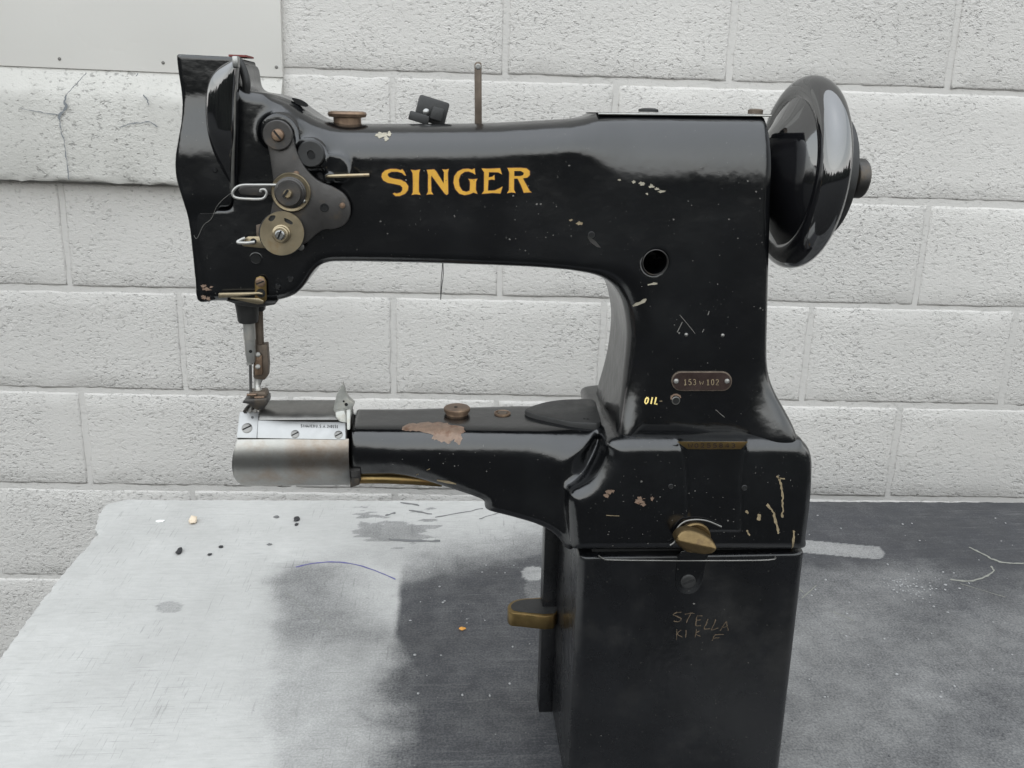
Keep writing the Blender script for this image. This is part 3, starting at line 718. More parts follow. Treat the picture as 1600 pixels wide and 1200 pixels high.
# ---- head, arm and column: one casting
ARM_PX = [(292, 94), (330, 94), (362, 94), (368, 97), (371, 112), (374, 130), (384, 140), (408, 144), (432, 150), (453, 159), (472, 172), (490, 184), (508, 191), (530, 194), (560, 195), (640, 195), (760, 194), (860, 189), (905, 186), (928, 182), (943, 177), (1000, 177),
 (1100, 178), (1206, 179.5), (1212, 180.5), (1212.3, 190), (1212, 240), (1210, 320), (1207, 420), (1205, 500), (1204, 560), (1207, 592), (1214, 615), (1225, 638), (1236, 662), (1243, 686), (1240, 694), (1100, 696), (972, 696), (962, 691), (966, 665), (973, 635),
 (980, 600), (985, 560), (987, 530), (984, 500), (977, 474), (963, 452), (940, 436), (908, 427), (865, 422), (800, 418), (650, 413), (535, 411), (508, 413), (494, 420), (484, 432), (474, 448), (460, 462), (440, 470), (415, 473), (345, 473), (312, 470), (306, 440), (301, 380), (293, 310), (287, 220)]
FA = Field2(XZ(ARM_PX))
xv0, xv1 = xx(1060), xx(1160)
zA, zB = zy(320), zy(225); xh0, xh1 = xx(420, 170), xx(520, 170); xc0, xc1 = xx(900), xx(1010)
xg0, xg1, xg2, xg3 = xx(1135, 660), xx(1215, 660), xx(1015, 660), xx(970, 660)
xr0, xr1, xq0, xq1 = xx(1130), xx(1212), xx(350, 300), xx(363, 300)
zf0, zf1 = zy(560, 1100), zy(690, 1100); xe0, xe1 = xx(900), xx(985)
boss1, boss2 = P(438, 208), P(488, 240); boss3 = P(528, 262)
holeA = P(1024, 410)
_tp = [P(a, b) for a, b in ARM_PX[7:25]]; TPX = np.array([p.x for p in _tp]); TPZ = np.array([p.z for p in _tp])
xa0, xa1, xk0, xk1 = xx(430, 170), xx(540, 190), xx(890, 190), xx(1000, 190)
_gx = np.linspace(TPX[0], TPX[-1], 400); _gz = np.interp(_gx, TPX, TPZ); _kk = np.exp(-.5 * (np.arange(-30, 31) / 9.) ** 2); _kk /= _kk.sum()
_gz = np.convolve(np.pad(_gz, 30, mode='edge'), _kk, 'valid')
def f_arm(x, y, z):
    r = .0085 + .013 * sst(xc0, xc1, x) * sst(zB, zA, z) * (1 - .8 * sst(xv0, xv1, x))
    RT = .013 + .013 * sst(xa0, xa1, x) + .027 * sst(xk0, xk1, x)          # rounding of the top edge, larger over the column
    t = np.clip((z - (np.interp(x, _gx, _gz) - RT)) / RT, 0, .985); rnd = (.013 + .013 * sst(xa0, xa1, x)) * (1 - np.sqrt(1 - t * t)) * sst(TPX[0], TPX[0] + .012, x)
    yf = -.015 * sst(zf0, zf1, z) ** 1.3 * np.maximum(sst(xg0, xg1, x), sst(xg2, xg3, x)) + .014 * sst(xq1, xq0, x) * sst(zy(330, 320), zy(318, 320), z) + rnd
    yb = .085 + .023 * sst(xe0, xe1, x) + .010 * sst(zf0, zf1, z) - .8 * rnd
    d = rext(FA(x, z), y, yf, yb, r)
    for c, rad, pr in ((boss1, .0135, .005), (boss2, .0105, .0035), (boss3, .009, .003)):
        q = np.hypot(x - c.x, z - c.z) - rad; d = smin(d, np.maximum(q, np.abs(y - .004) - .004 - pr), .006)
    hq = np.hypot(x - holeA.x, z - holeA.z) - .0096
    d = smax(d, -np.maximum(hq, np.abs(y) - .075), .0015)
    return d
def bounds(px, Y0, Y1, pad=.012):
    a = np.array(XZ(px)); return (a[:, 0].min() - pad, Y0 - pad, a[:, 1].min() - pad), (a[:, 0].max() + pad, Y1 + pad, a[:, 1].max() + pad)
lo, hi = bounds(ARM_PX, -.012, .12)
mesh_field('arm_casting', f_arm, lo, hi, .0016, 'enamel', MACH)

# ---- face plate at the left end, its front curving outward below the top
FP_PX = [(272, 83), (274, 83.5), (320, 86), (362, 88), (365, 89), (367, 140), (366, 230), (364, 312), (352, 324), (340, 330), (338, 400), (337, 462), (330, 471), (308, 471), (304, 440), (300, 400), (294, 350), (286, 312), (277, 280), (275, 250), (279, 215), (282, 180), (280, 145), (275, 112), (272.5, 90)]
FF = Field2(XZ(FP_PX), blur=.8, sub=4)
zp0, zp1, zp2, zp3 = zy(140, 320), zy(250, 320), zy(330, 320), zy(100, 320)
def f_face(x, y, z):
    yf = .0009 - .0039 * sst(zy(348, 320), zy(300, 320), z) + .0075 * sst(zp1, zp0, z) + 0 * x
    return rext(FF(x, z), y, yf, .074, .0018)
lo, hi = bounds(FP_PX, -.006, .075)
mesh_field('face_plate', f_face, lo, hi, .0014, 'enamel', MACH)

# ---- thread take-up guard: a bulging leaf standing on the face plate
TG = [(367, 93), (352, 97), (336, 107), (325, 122), (319, 145), (318, 178), (322, 212), (331, 246), (344, 276), (358, 299), (364, 303), (366, 285), (367, 230), (368, 160), (370, 110)]
FT = Field2(XZ(TG, -.015), blur=1.0)
def f_tg(x, y, z): return rext(FT(x, z), y, -.019 + .010 * sst(zy(210), zy(300), z), .004, .0105)
lo, hi = bounds(TG, -.02, .006)
mesh_field('take_up_guard', f_tg, lo, hi, .0011, 'gloss_enamel', MACH)
tube('guard_rim', [P(366, 100, -.012), P(366, 180, -.0125), P(364, 250, -.011), P(363, 300, -.007)], .0012, 'grey_steel', MACH)
tube('take_up_lever', [P(368, 92, .004), P(375, 98, .004), P(381, 112, .004), P(385, 130, .004), P(384, 150, .006)], .003, 'dull_black', MACH)
box('lever_tip', P(369, 97, -.012), (.004, .007, .008), 'bright_steel', MACH, .001)
slab('oil_pad', [P(357, 85, .03), P(385, 86, .03), P(385, 89, .03), P(357, 88, .03)], (0, .025, 0), 'red_felt', MACH, 0)

# ---- bed casting: cylinder arm swelling into the base block
ZT = zy(664, 700, .027)
bx = lambda px, py, Y=.010: (P(px, py, Y).x, P(px, py, Y).z)
BED = [bx(480, 640), bx(620, 640), bx(720, 640), bx(830, 640), bx(900, 640), bx(944, 640), bx(946, 665), bx(942, 700), bx(926, 735), bx(908, 765), bx(900, 800), bx(898, 845), bx(886, 856), bx(872, 838), bx(850, 823), bx(800, 809), bx(760, 799), bx(757, 786), bx(735, 777), bx(690, 765), bx(655, 757), bx(610, 752), bx(480, 749)]
BED = [(x, z if z < ZT - .004 else ZT + .004) for x, z in BED]
FB = Field2(BED, sub=3, blur=1.2)
BS = [(962, 690), (1100, 688), (1242, 689), (1262, 696), (1273, 712), (1276, 735), (1273, 790), (1266, 845), (1262, 864), (1200, 866), (1000, 866), (905, 866), (895, 862), (890, 820), (888, 790), (891, 775), (903, 768), (922, 758), (938, 740), (950, 718)]
FS = Field2(XZ(BS, -.018), blur=1.4)
FN = Field2(XZ([(870, 700), (1000, 700), (1000, 862), (884, 862), (876, 800)], .02), sub=0)
BO = [(1061, 690), (1168, 690), (1162, 712), (1158, 740), (1156, 830), (1076, 830), (1074, 740), (1070, 712)]
FO = Field2(XZ(BO, -.0195), sub=0, blur=.8)
xcut = xx(547, 700, .012)
xb0, xb1, xb2, xb3 = xx(545, 680, .01), xx(860, 680, .01), xx(935, 680, .01), xx(820, 680, .01)
def f_bed(x, y, z):
    yf = .013 - .009 * np.clip((x - xb0) / (xb1 - xb0), 0, 1.) - .007 * sst(xb3, xb2, x); yb = .078 + .012 * np.clip((x - xb0) / (xb1 - xb0), 0, 1.3)
    arm = rext(FB(x, z), y, yf, yb, .009 + (.016 + .018 * sst(xb3, xb2, x)) * sst(ZT - .062, ZT - .018, z))
    arm = smax(arm, z - ZT, .004)
    arm = smax(arm, xcut - x, .002)
    blk = rext(FS(x, z), y, -.018, .135, .0125)
    d = smin(smin(arm, rext(FN(x, z), y, .022, .12, .01), .012), blk, .006)
    return smin(d, rext(FO(x, z), y, -.0192, .0, .0015), .002)
lo = (xcut - .01, -.03, zy(880, 800, -.02)); hi = (xx(1290, 700, -.02), .147, ZT + .035)
mesh_field('bed_casting', f_bed, lo, hi, .0016, 'enamel', MACH)

# ---- pedestal under the base
zpt = zy(868, 1080, -.012); xl, xr = xx(905, 880, -.012), xx(1259, 880, -.012)
def f_ped(x, y, z):
    q = [np.abs(x - (xl + xr) / 2) - (xr - xl) / 2 + .009, np.abs(y - .074) - .086 + .009]
    d2 = np.minimum(np.maximum(q[0], q[1]), 0) + np.hypot(np.maximum(q[0], 0), np.maximum(q[1], 0)) - .009
    zc_ = (zpt + TABLE_Z) / 2; return rext(d2, z, TABLE_Z, zpt, .0018)
mesh_field('pedestal', f_ped, (xl - .01, -.03, TABLE_Z - .01), (xr + .01, .18, zpt + .01), .0026, 'dusty_enamel', MACH)
box('spacer', ((xl + xr) / 2 + .002, .072, zpt + .004), (xr - xl - .02, .150, .012), 'pitch_dark', MACH, 0)
f_all = lambda x, y, z: np.minimum(np.minimum(f_arm(x, y, z), f_face(x, y, z)), np.minimum(f_bed(x, y, z), f_ped(x, y, z)))
tube('trim_strip', [P(935, 868, -.013), P(943, 873, -.0125), P(960, 875, -.0125), P(1080, 876, -.0125), P(1200, 875, -.0125), P(1210, 869, -.013)], .0007, 'grey_steel', MACH, 8, 4)
_fa, _fb = P(852, 815, .11), P(886, 815, .11)
slab('back_flange', [Vector((_fa.x, .11, _fa.z)), Vector((_fb.x, .11, _fb.z)), Vector((_fb.x, .11, TABLE_Z)), Vector((_fa.x, .11, TABLE_Z))], (0, .02, 0), 'dusty_enamel', MACH, .001)

# ---- hand wheel on its shaft
AX = Vector((1, 0, -.062)).normalized(); wc = P(1211, 268, .045)
def arc(ca, cr, ra, rr, t0, t1, n=14): return [(ca + ra * math.cos(t0 + (t1 - t0) * i / n), cr + rr * math.sin(t0 + (t1 - t0) * i / n)) for i in range(n + 1)]
rim = arc(.0195, .0650, .0125, .0125, R_(208), R_(-28), 28)
WH = [(-.026, .019), (-.013, .0195), (-.010, .026), (-.005, .035), (.000, .043), (.003, .0495), (.0058, .0545), (.0075, .0575)] + rim + [(.0315, .052), (.033, .047), (.040, .0465)]
wheel = lathe('hand_wheel', WH + [(.042, .044), (.042, .02)], wc, AX, 'gloss_enamel', MACH, 96, 50)
lathe('pulley_flange', [(.028, .05), (.043, .051), (.0465, .0495), (.0475, .046), (.0475, .01)], wc, AX, 'dull_black', wheel, 72)
lathe('shaft_knob', [(.046, .0115), (.060, .0115), (.0605, .0125), (.064, .0125), (.065, .0155), (.066, .0162), (.073, .0162), (.0745, .015), (.0745, .004), (.0745, .0001)], wc, AX, 'dark_steel', wheel, 40)

# ---- top cover plate of the column
slab('top_cover', [P(934, 175.5, .020), P(1205, 178.5, .020), P(1205, 182, .020), P(938, 179.5, .020)], (0, .06, 0), 'dull_black', MACH, .0004)
tube('cover_edge', [P(935, 177.7, .0193), P(1100, 179.6, .0193), P(1205, 181, .0193)], .0008, 'steel', MACH, 8, 2)
lathe('cover_screw', [(0, .008), (.002, .008), (.003, .005), (.0032, 1e-4)], P(1013, 175, .05), (0, 0, 1), 'dull_black', MACH, 20)
lathe('cover_screw', [(0, .006), (.003, .006), (.004, .004), (.0042, 1e-4)], P(1180, 178, .05), (0, 0, 1), 'brown_iron', MACH, 20)

# ---- on top of the arm: oil cap, bracket, thread post
oc = P(543, 193, .035)
lathe('oil_cap', [(-.004, .0105), (.0045, .0105), (.0048, .0138), (.007, .0148), (.0085, .0142), (.0092, .012), (.0092, .0001)], oc, (0, 0, 1), 'bronze', MACH, 40)
pst = P(747, 192, .045); ptop = P(747.5, 98, .045)
hole_r = .0017
post = slab('thread_post', [P(742, 196, .045), P(741.5, 99, .045), P(744, 96.5, .045), P(750, 96.5, .045), P(752.5, 99, .045), P(753, 196, .045)], (0, .005, 0), 'brown_iron', MACH, .0008)
lathe('eye', [(0, .0022), (.0004, .0022), (.0005, .0014), (.0002, .0013), (.0002, 1e-5)], P(747, 104, .0449), (0, -1, 0), 'bright_steel', post, 16)
ba = Vector((math.cos(.27), 0, -math.sin(.27))); bu = Vector((math.sin(.27), 0, math.cos(.27)))
br = box('thread_bracket', P(675, 173, .06), (.0245, .016, .019), 'dull_black', MACH, .0018, (ba, Vector((0, 1, 0)), bu))
box('clamp_block', P(683, 178, .05), (.009, .012, .010), 'dull_black', br, .0012, (ba, Vector((0, 1, 0)), bu))
lathe('rivet', [(0, .0028), (.0012, .0026), (.002, .001), (.0021, 1e-5)], P(666, 175, .0515), (0, -1, 0), 'bright_steel', br, 20)
box('bracket_foot', P(655, 184, .052), (.016, .012, .007), 'dull_black', br, .001, (ba, Vector((0, 1, 0)), bu))
pv, pn = hit1(471, 163, f_arm)
oh = slab('oil_slot', [Vector((0, 0, 0))] * 0 or [P(a, b, .018) for a, b in [(v.x, v.y) for v in catmull([(456, 153, 0), (470, 156, 0), (480, 163, 0), (477, 167, 0), (463, 162, 0)], 4, True)]], (0, .004, 0), 'pitch_dark', MACH, 0)

# ---- tension bracket with its discs and springs
TB = [(413, 213), (416, 200), (427, 192), (440, 193), (450, 201), (457, 215), (463, 235), (472, 255), (485, 272), (500, 284), (520, 292), (538, 304), (547, 322), (546, 340), (537, 352), (522, 358), (506, 359), (492, 368), (478, 380), (455, 388), (432, 380), (422, 345), (428, 300), (424, 262), (419, 232)]
tb = plate('tension_bracket', TB, -.011, .004, 'dark_steel', MACH, .0008, 4)
lathe('bracket_collar', [(0, .0105), (.003, .0105), (.0036, .0098), (.0036, .0001)], P(435, 211, -.0112), (0, -1, 0), 'dark_steel', tb, 32)
screw('bracket_screw', P(434.5, 211, -.0146), .0045, (0, -1, 0), 'bronze', tb, -.9)
lathe('thread_hole', [(0, .0032), (.0005, .0032), (.0006, .0024), (.0002, .0022), (.0002, 1e-5)], P(507, 324.5, -.0111), (0, -1, 0), 'pitch_dark', tb, 20)
lathe('rivet', [(0, .0022), (.0006, .002), (.0009, 1e-5)], P(535, 321, -.0111), (0, -1, 0), 'bronze', tb, 16)
lathe('rivet', [(0, .0022), (.0006, .002), (.0009, 1e-5)], P(463, 271.5, -.0111), (0, -1, 0), 'bronze', tb, 16)
lathe('rivet', [(0, .0026), (.0006, .0022), (.0009, 1e-5)], P(470, 386, -.008), (0, -1, 0), 'grey_steel', tb, 16)
# upper tension
ut = lathe('tension_disc', [(0, .0125), (.001, .0139), (.0022, .0142), (.003, .0135), (.0024, .0118), (.0024, .0001)], P(455.5, 300, -.012), (0, -1, 0), 'pale_brass', MACH, 48, 60)
finish(ut, label='upper tension assembly with a stepped black thumb nut in a brass ring')
lathe('thumb_nut', [(.002, .0112), (.005, .0112), (.0055, .0102), (.0075, .0102), (.008, .0092), (.0105, .0092), (.0125, .0085), (.0125, .003), (.0125, .0001)], P(455, 300, -.012), (0, -1, 0), 'dark_steel', ut, 48)
st = lathe('stud', [(.010, .0031), (.0155, .0031), (.0165, .0024), (.0165, .0001)], P(455, 300, -.012), (0, -1, 0), 'pale_brass', ut, 24)
box('slot', P(446, 302.5, -.0287), (.0016, .001, .0062), 'pitch_dark', st, 0, (Vector((.8, 0, -.6)), Vector((0, 1, 0)), Vector((.6, 0, .8))))
lathe('pin', [(0, .0013), (.002, .0013), (.0026, .0004)], P(475, 314, -.0145), (0, -1, 0), 'bright_steel', ut, 12)
# lower tension
lt = plate('check_disc', circ((440.5, 364.5), 34.5, 56), -.0155, .0012, 'pale_brass', MACH, 0, 0, holes=[[(v.x, v.y) for v in catmull([(419, 343, 0), (423, 337, 0), (430, 337, 0), (429, 342, 0), (424, 346, 0)], 4, True)], [(v.x, v.y) for v in catmull([(444, 341, 0), (449, 342, 0), (457, 347, 0), (456, 351, 0), (450, 349, 0), (445, 346, 0)], 4, True)]])
finish(lt, label='pale round check disc with two slots')
lathe('disc_back', [(0, .0162), (.003, .0162)], P(441, 364.5, -.0105), (0, -1, 0), 'dull_black', lt, 40)
nb = lathe('nut', [(0, .0066), (.0018, .0066), (.0022, .0058), (.005, .0056), (.0056, .0048), (.0056, .0001)], P(440, 365, -.0157), (0, -1, 0), 'pale_brass', lt, 32)
st = lathe('stud', [(.004, .0035), (.0075, .0035), (.0085, .0026), (.0085, .0001)], P(440, 365, -.0157), (0, -1, 0), 'bright_steel', lt, 24)
box('slot', P(436.5, 367, -.0242), (.0012, .001, .0062), 'pitch_dark', st, 0, (Vector((.9, 0, -.4)), Vector((0, 1, 0)), Vector((.4, 0, .9))))
# springs and guides on the head
plate('guide_tongue', [(376, 291), (430, 290), (430, 305), (404, 306), (376, 304), (372, 297)], -.0105, .002, 'dark_steel', MACH, .0004)
Y_ = -.0155
tube('check_spring', [P(432, 289, Y_), P(400, 289, Y_), P(378, 289.5, Y_), P(367, 295, Y_), (P(363.5, 303, Y_)), P(369, 309, Y_), P(390, 311, Y_), P(410, 310.5, Y_), P(416.5, 303, Y_), P(414, 296.5, Y_), P(408, 296.5, Y_), P(407, 300, Y_)], .00105, 'steel', MACH, 10, 6)
plate('lower_guide', [(383, 372), (388, 369.5), (413, 369.5), (418, 388), (410, 388), (380, 385), (378, 383)], -.010, .0025, 'pale_brass', MACH, .0004)
tube('guide_hook', [P(398, 378, -.0135), P(386, 379.5, -.0145), P(372, 379, -.0145), P(374, 376, -.0135), P(383, 372, -.0125)], .0012, 'steel', MACH, 10, 5)
lathe('guide_hole', [(0, .0022), (.0003, .0022), (.0003, 1e-5)], P(396, 377, -.0101), (0, -1, 0), 'pitch_dark', MACH, 16)
plate('guide_leg', [(400, 352), (407, 350), (407, 372), (401, 372)], -.009, .002, 'brown_iron', MACH, .0003)
gw = tube('thread_guide_pin', [P(512, 276, -.003), P(514, 275.5, -.009), P(545, 274.5, -.0105), P(577, 273.5, -.011)], .0014, 'pale_brass', MACH, 12, 4)
lathe('pin_boss', [(0, .0046), (.003, .0043), (.0042, .003), (.0045, 1e-4)], P(515, 276.5, -.003), (0, -1, 0), 'enamel', gw, 24)
lathe('boss_cap', [(0, .0096), (.0042, .0096), (.005, .0088), (.005, .0026), (.003, .0024), (.003, .0001)], P(487, 240, -.0042), (0, -1, 0), 'dull_black', MACH, 36)
lathe('boss_hole', [(0, .0027), (.0002, .0027), (.0002, 1e-5)], P(486.5, 243, -.0094), (0, -1, 0), 'pitch_dark', MACH, 20)
# lower thread guide of the head
lg = plate('thread_guide_plate', [(398, 440), (400, 434), (406, 431.5), (412, 433), (416, 440), (416.5, 468), (412, 474), (402, 475), (398, 466)], -.0045, .002, 'brass', MACH, .0004)
screw('guide_screw', P(407, 441, -.0046), .0036, (0, -1, 0), 'bronze', lg, .4, .0014)
lathe('guide_hole', [(0, .0034), (.0003, .0034), (.0003, 1e-5)], P(407.5, 458, -.0046), (0, -1, 0), 'pitch_dark', lg, 20)
slab('thread_guide_bar', [P(341, 458, -.007), P(405, 456.5, -.007), P(410, 458, -.007), P(411, 461, -.007), P(404, 460.5, -.007), P(370, 464, -.007), P(341, 466, -.007)], (0, .003, 0), 'pale_brass', MACH, .0007)
slab('guide_return', [P(360, 465, -.005), P(404, 466, -.005), P(412, 470, -.005), P(411, 475, -.005), P(402, 475.5, -.005), P(360, 466.5, -.005)], (0, .0025, 0), 'pale_brass', MACH, .0006)
slab('head_foot', [P(352, 470, -.001), P(432, 471, -.001), P(430, 476, -.001), P(419, 478, -.001), P(400, 481, -.001), P(372, 477, -.001)], (0, .05, 0), 'dull_black', MACH, .001)

# ---- needle bar, presser bar and foot
YN = .032; dn = Vector((0, 0, -1)); s_ = mpp(YN)
nx0 = P(386, 470, YN)
L_ = lambda py: (P(386, 470, YN).z - P(388, py, YN).z)
lathe('needle_bar_bush', [(0, .0100), (L_(478), .0092), (L_(486), .0086), (L_(500), .0080), (L_(503), .0074), (L_(503), .003)], P(386, 470, YN), dn, 'dull_black', MACH, 32)
nbx = P(388, 480, YN)
nbar = lathe('needle_bar', [(0, .0048), (L_(530), .0048), (L_(530.5), .0043), (L_(552), .0043), (L_(564), .0034), (L_(566), .0030), (L_(566), .0001)], P(387, 470, YN), dn, 'steel', MACH, 32)
lathe('set_screw_hole', [(0, .0013), (.0004, .0013), (.0004, 1e-5)], P(391.5, 549, YN - .0043), (0.15, -1, 0), 'pitch_dark', nbar, 14)
lathe('needle_clamp', [(0, .0028), (.0016, .0028), (.0018, .0014)], P(390, 566, YN), dn, 'steel', nbar, 20)
tube('needle', [P(391, 566, YN), P(391.5, 590, YN), P(392, 612, YN), P(392.5, 640, YN)], lambda t: .0012 - .0007 * max(0, t - .8) * 5 * .8, 'bright_steel', MACH, 10, 3)
YP = .040
pb = tube('presser_bar', [P(404, 470, YP), P(405, 510, YP), P(406.5, 560, YP)], .0034, 'brown_iron', MACH, 16, 2)
slab('bar_sleeve', [P(399, 476, YP - .004), P(413, 476, YP - .004), P(412, 487, YP - .004), P(400, 487, YP - .004)], (0, .008, 0), 'dull_black', MACH, .001)
pf = slab('presser_foot', [P(396, 553, YP - .005), P(399, 540, YP - .005), P(416.5, 538, YP - .005), P(419, 570, YP - .005), P(418, 588, YP - .005), P(413, 594, YP - .005), P(397, 592, YP - .005), P(395.5, 588, YP - .005)], (0, .009, 0), 'brown_iron', MACH, .0006)
slab('shank', [P(397, 556, YP - .0075), P(409, 555, YP - .0075), P(410, 586, YP - .0075), P(398, 587, YP - .0075)], (0, .003, 0), 'bronze', pf, .001)
for py in (554, 573):
    lathe('foot_screw', [(0, .0021), (.0007, .002), (.001, .0012), (.001, 1e-4)], P(403, py, YP - .008), (0, -1, .35), 'grey_steel', pf, 18)
tube('ankle', [P(404, 592, YP - .001), P(402, 602, YP - .003), P(403, 608, YP - .004), P(405, 618, YP - .003)], lambda t: .0038 - .0012 * math.sin(math.pi * min(1, t * 1.2)), 'steel', pf, 14, 4)
slab('hinge', [P(388, 613, YP - .010), P(415, 612, YP - .010), P(417, 622, YP - .010), P(390, 624, YP - .010)], (0, .012, 0), 'brown_iron', pf, .0015)
for i, (a, b) in enumerate(((392, 617), (404, 621), (397, 627))):
    tube('hinge_pin', [P(a - 6, b, YP - .012), P(a + 9, b - .5, YP - .012)], .0011, 'bronze', pf, 10, 0)
slab('toe', [P(377, 630, YP - .014), P(384, 624, YP - .014), P(417, 622, YP - .014), P(418, 631, YP - .014), P(411, 641, YP - .014), P(398, 640, YP - .014), P(388, 632, YP - .014)], (0, .016, 0), 'dark_steel', pf, .0012)

# ---- steel end of the cylinder arm
cyc_top = P(450, 633, .040); cyc_bot = P(450, 764, .026)
RC = .0352; zc_ = (cyc_top.z + cyc_bot.z) / 2 - .0005; yc_ = .0445
x0c, x1c = xx(361, 700, .012), xx(545, 700, .012)
def cyl_part(name, prof, x0, x1, m, th=.002, bevel=.0006, skew=0.0):
    """strip of the drum's skin: prof = list of (y, z), swept from x0 to x1"""
    return slab(name, [Vector((x0, y, z)) for y, z in prof], (x1 - x0, 0, 0), m, MACH, bevel, 28)
ang = lambda d, R=RC: (yc_ - R * math.cos(R_(d)), zc_ + R * math.sin(R_(d)))
def z_at(py, px, Y): return P(px, py, Y).z
# drum core (dark, mostly covered)
lathe('drum_core', [(0, .02), (0, RC - .003), (x1c - x0c - .010, RC - .003), (x1c - x0c - .010, .02)], (x0c + .008, yc_, zc_), (1, 0, 0), 'dark_steel', MACH, 48)
cs = 26.0                                                   # cover starts this far above the axis on the front
def sheet_arc(name, a0, a1, x0, x1, R, th, m, taper=0.0, n=40, parent=None):
    bm = bmesh.new(); rings = []
    xs = [x0, x0 + .0015, x0 + .004] + [x0 + .004 + (x1 - x0 - .006) * i / 6 for i in range(1, 7)] + [x1]
    for i, x in enumerate(xs):
        rr = R - (.0012 if i == 0 else .0003 if i == 1 else 0) - (.0006 if i == len(xs) - 1 else 0)
        o_ = []; i_ = []
        for k in range(n + 1):
            t = R_(a0 + (a1 - a0) * k / n); sx = x + taper * ((math.sin(t) - math.sin(R_(-20))) ** 2) * (1 - (x - x0) / (x1 - x0))
            o_.append(bm.verts.new((sx, yc_ - rr * math.cos(t), zc_ + rr * math.sin(t)))); i_.append(bm.verts.new((sx, yc_ - (rr - th) * math.cos(t), zc_ + (rr - th) * math.sin(t))))
        rings.append(o_ + i_[::-1])
    N = len(rings[0])
    for a, b in zip(rings[:-1], rings[1:]):
        for k in range(N): bm.faces.new([a[k], a[(k + 1) % N], b[(k + 1) % N], b[k]])
    bm.faces.new(rings[0]); bm.faces.new(rings[-1][::-1])
    return from_bm(name, bm, m, parent or MACH, True, 40)
sheet_arc('drum_cover', cs, -205, x0c, x1c, RC + .0006, .0024, 'worn_steel', .008)
# front bar with screws, tilted back along the drum
def quad_on(px4, Yt, Yb, th, name, m, bevel=.0005):
    a = [P(px4[0][0], px4[0][1], Yt), P(px4[1][0], px4[1][1], Yt), P(px4[2][0], px4[2][1], Yb), P(px4[3][0], px4[3][1], Yb)]
    n = (a[1] - a[0]).cross(a[3] - a[0]).normalized(); n = n if n.y < 0 else -n
    return slab(name, a, -n * th, m, MACH, bevel), n, a
YT_, YB_ = .0215, .0115
fb, fn, fa = quad_on([(403, 656.5), (540.5, 659.5), (540, 687), (400.5, 684.5)], YT_, YB_, .004, 'front_bar', 'bright_steel')
def on_bar(px, py, off=.0): return PL(px, py, fa[0] + fn * off, fn)
screw('bar_screw', on_bar(461, 678.5), .0034, fn, 'grey_steel', fb, .5, .0009)
screw('bar_screw', on_bar(529, 679.5), .0034, fn, 'grey_steel', fb, .5, .0009)
tp = text_px('SIMANCO', 470, 663.2, 2.5, 4.2, .7, 1.1, .02) + text_px('U.S.A.240151', 493.5, 663.6, 2.3, 4.2, .65, 1.1, .02)
V = []; F = []
for q in tp:
    b = len(V); V += [on_bar(a, c, .0002) for a, c in q]; F.append([b, b + 1, b + 2, b + 3])
obj('stamped_lettering', V, F, 'ink', fb, False)
eb, en, ea = quad_on([(374.5, 643), (404.5, 643), (401, 684.5), (369.5, 684)], .0265, .0105, .004, 'end_block', 'bright_steel')
screw('end_screw', PL(386, 669, ea[0], en), .0042, en, 'grey_steel', eb, .5, .001)
lathe('pin_hole', [(0, .0011), (.0003, .0011), (.0003, 1e-5)], PL(394.5, 652, ea[0], en), en, 'ink', eb, 14)
# needle plate and top cover of the drum
ztop = zc_ + RC + .0005
tc0 = P(406, 657, YT_ + .0005)
dx0, dx1 = xx(402, 640, .03), xx(545, 640, .03)
cyl_part('drum_top', [(YT_ + .0008, tc0.z + .0002), (.0255, tc0.z + .0030), (.031, tc0.z + .0045), (.038, tc0.z + .0050), (.058, tc0.z + .0050), (.062, tc0.z + .003), (.062, tc0.z - .006), (.030, tc0.z - .006)], dx0, dx1, 'grey_steel', bevel=.0004)
slab('needle_plate', [PZ(380, 641, tc0.z + .0062), PZ(405, 641, tc0.z + .0062), PZ(411, 629, tc0.z + .0062), PZ(388, 628, tc0.z + .0062)], (0, 0, -.004), 'steel', MACH, .001)
for i in range(3):
    tube('feed_dog', [PZ(382 + i * 8, 643, tc0.z + .0066), PZ(387 + i * 8, 636, tc0.z + .0074), PZ(395 + i * 8, 631, tc0.z + .0066)], .0013, 'steel' if i else 'dark_steel', MACH, 8, 3)
# cast finger guard at the back end of the drum
FG = [(535, 600), (532, 606), (527, 614), (524, 625), (521, 640), (524, 646), (528, 652), (533, 657), (545, 660), (549, 648), (550, 638), (553.5, 631), (546, 625), (541, 617), (538, 608)]
fg = plate('fabric_guard', FG, .030, .007, 'white_metal', MACH, .0016, 3)
lathe('guard_screw_hole', [(0, .0014), (.0003, .0014), (.0003, 1e-5)], P(541, 632, .0298), (0, -1, 0), 'pitch_dark', fg, 14)
lathe('guard_screw_hole', [(0, .0008), (.0003, .0008), (.0003, 1e-5)], P(537, 627, .0298), (0, -1, 0), 'pitch_dark', fg, 14)
slab('guard_foot', [P(523, 643, .024), P(538, 641, .024), P(546, 650, .024), P(545, 662, .020), P(530, 660, .020), P(524, 652, .022)], (0, .006, 0), 'white_metal', fg, .0016)
slab('guard_clip', [P(541, 640, .022), P(548, 640, .022), P(547, 672, .013), P(542, 672, .013)], (0, .003, 0), 'white_metal', fg, .0008)
sheet_arc('bed_collar', -22, -185, xx(544.5, 735, .012), xx(562, 735, .012), RC - .001, .003, 'dark_steel')
tube('brass_rod', [P(556, 748, .026), P(600, 748, .026), P(640, 749.5, .028), P(690, 753, .034)], .0042, 'brass', MACH, 16, 3)
slab('rod_clamp', [P(547, 744, .018), P(561, 742, .018), P(562, 758, .018), P(547, 763, .018)], (0, .014, 0), 'dark_steel', MACH, .001)

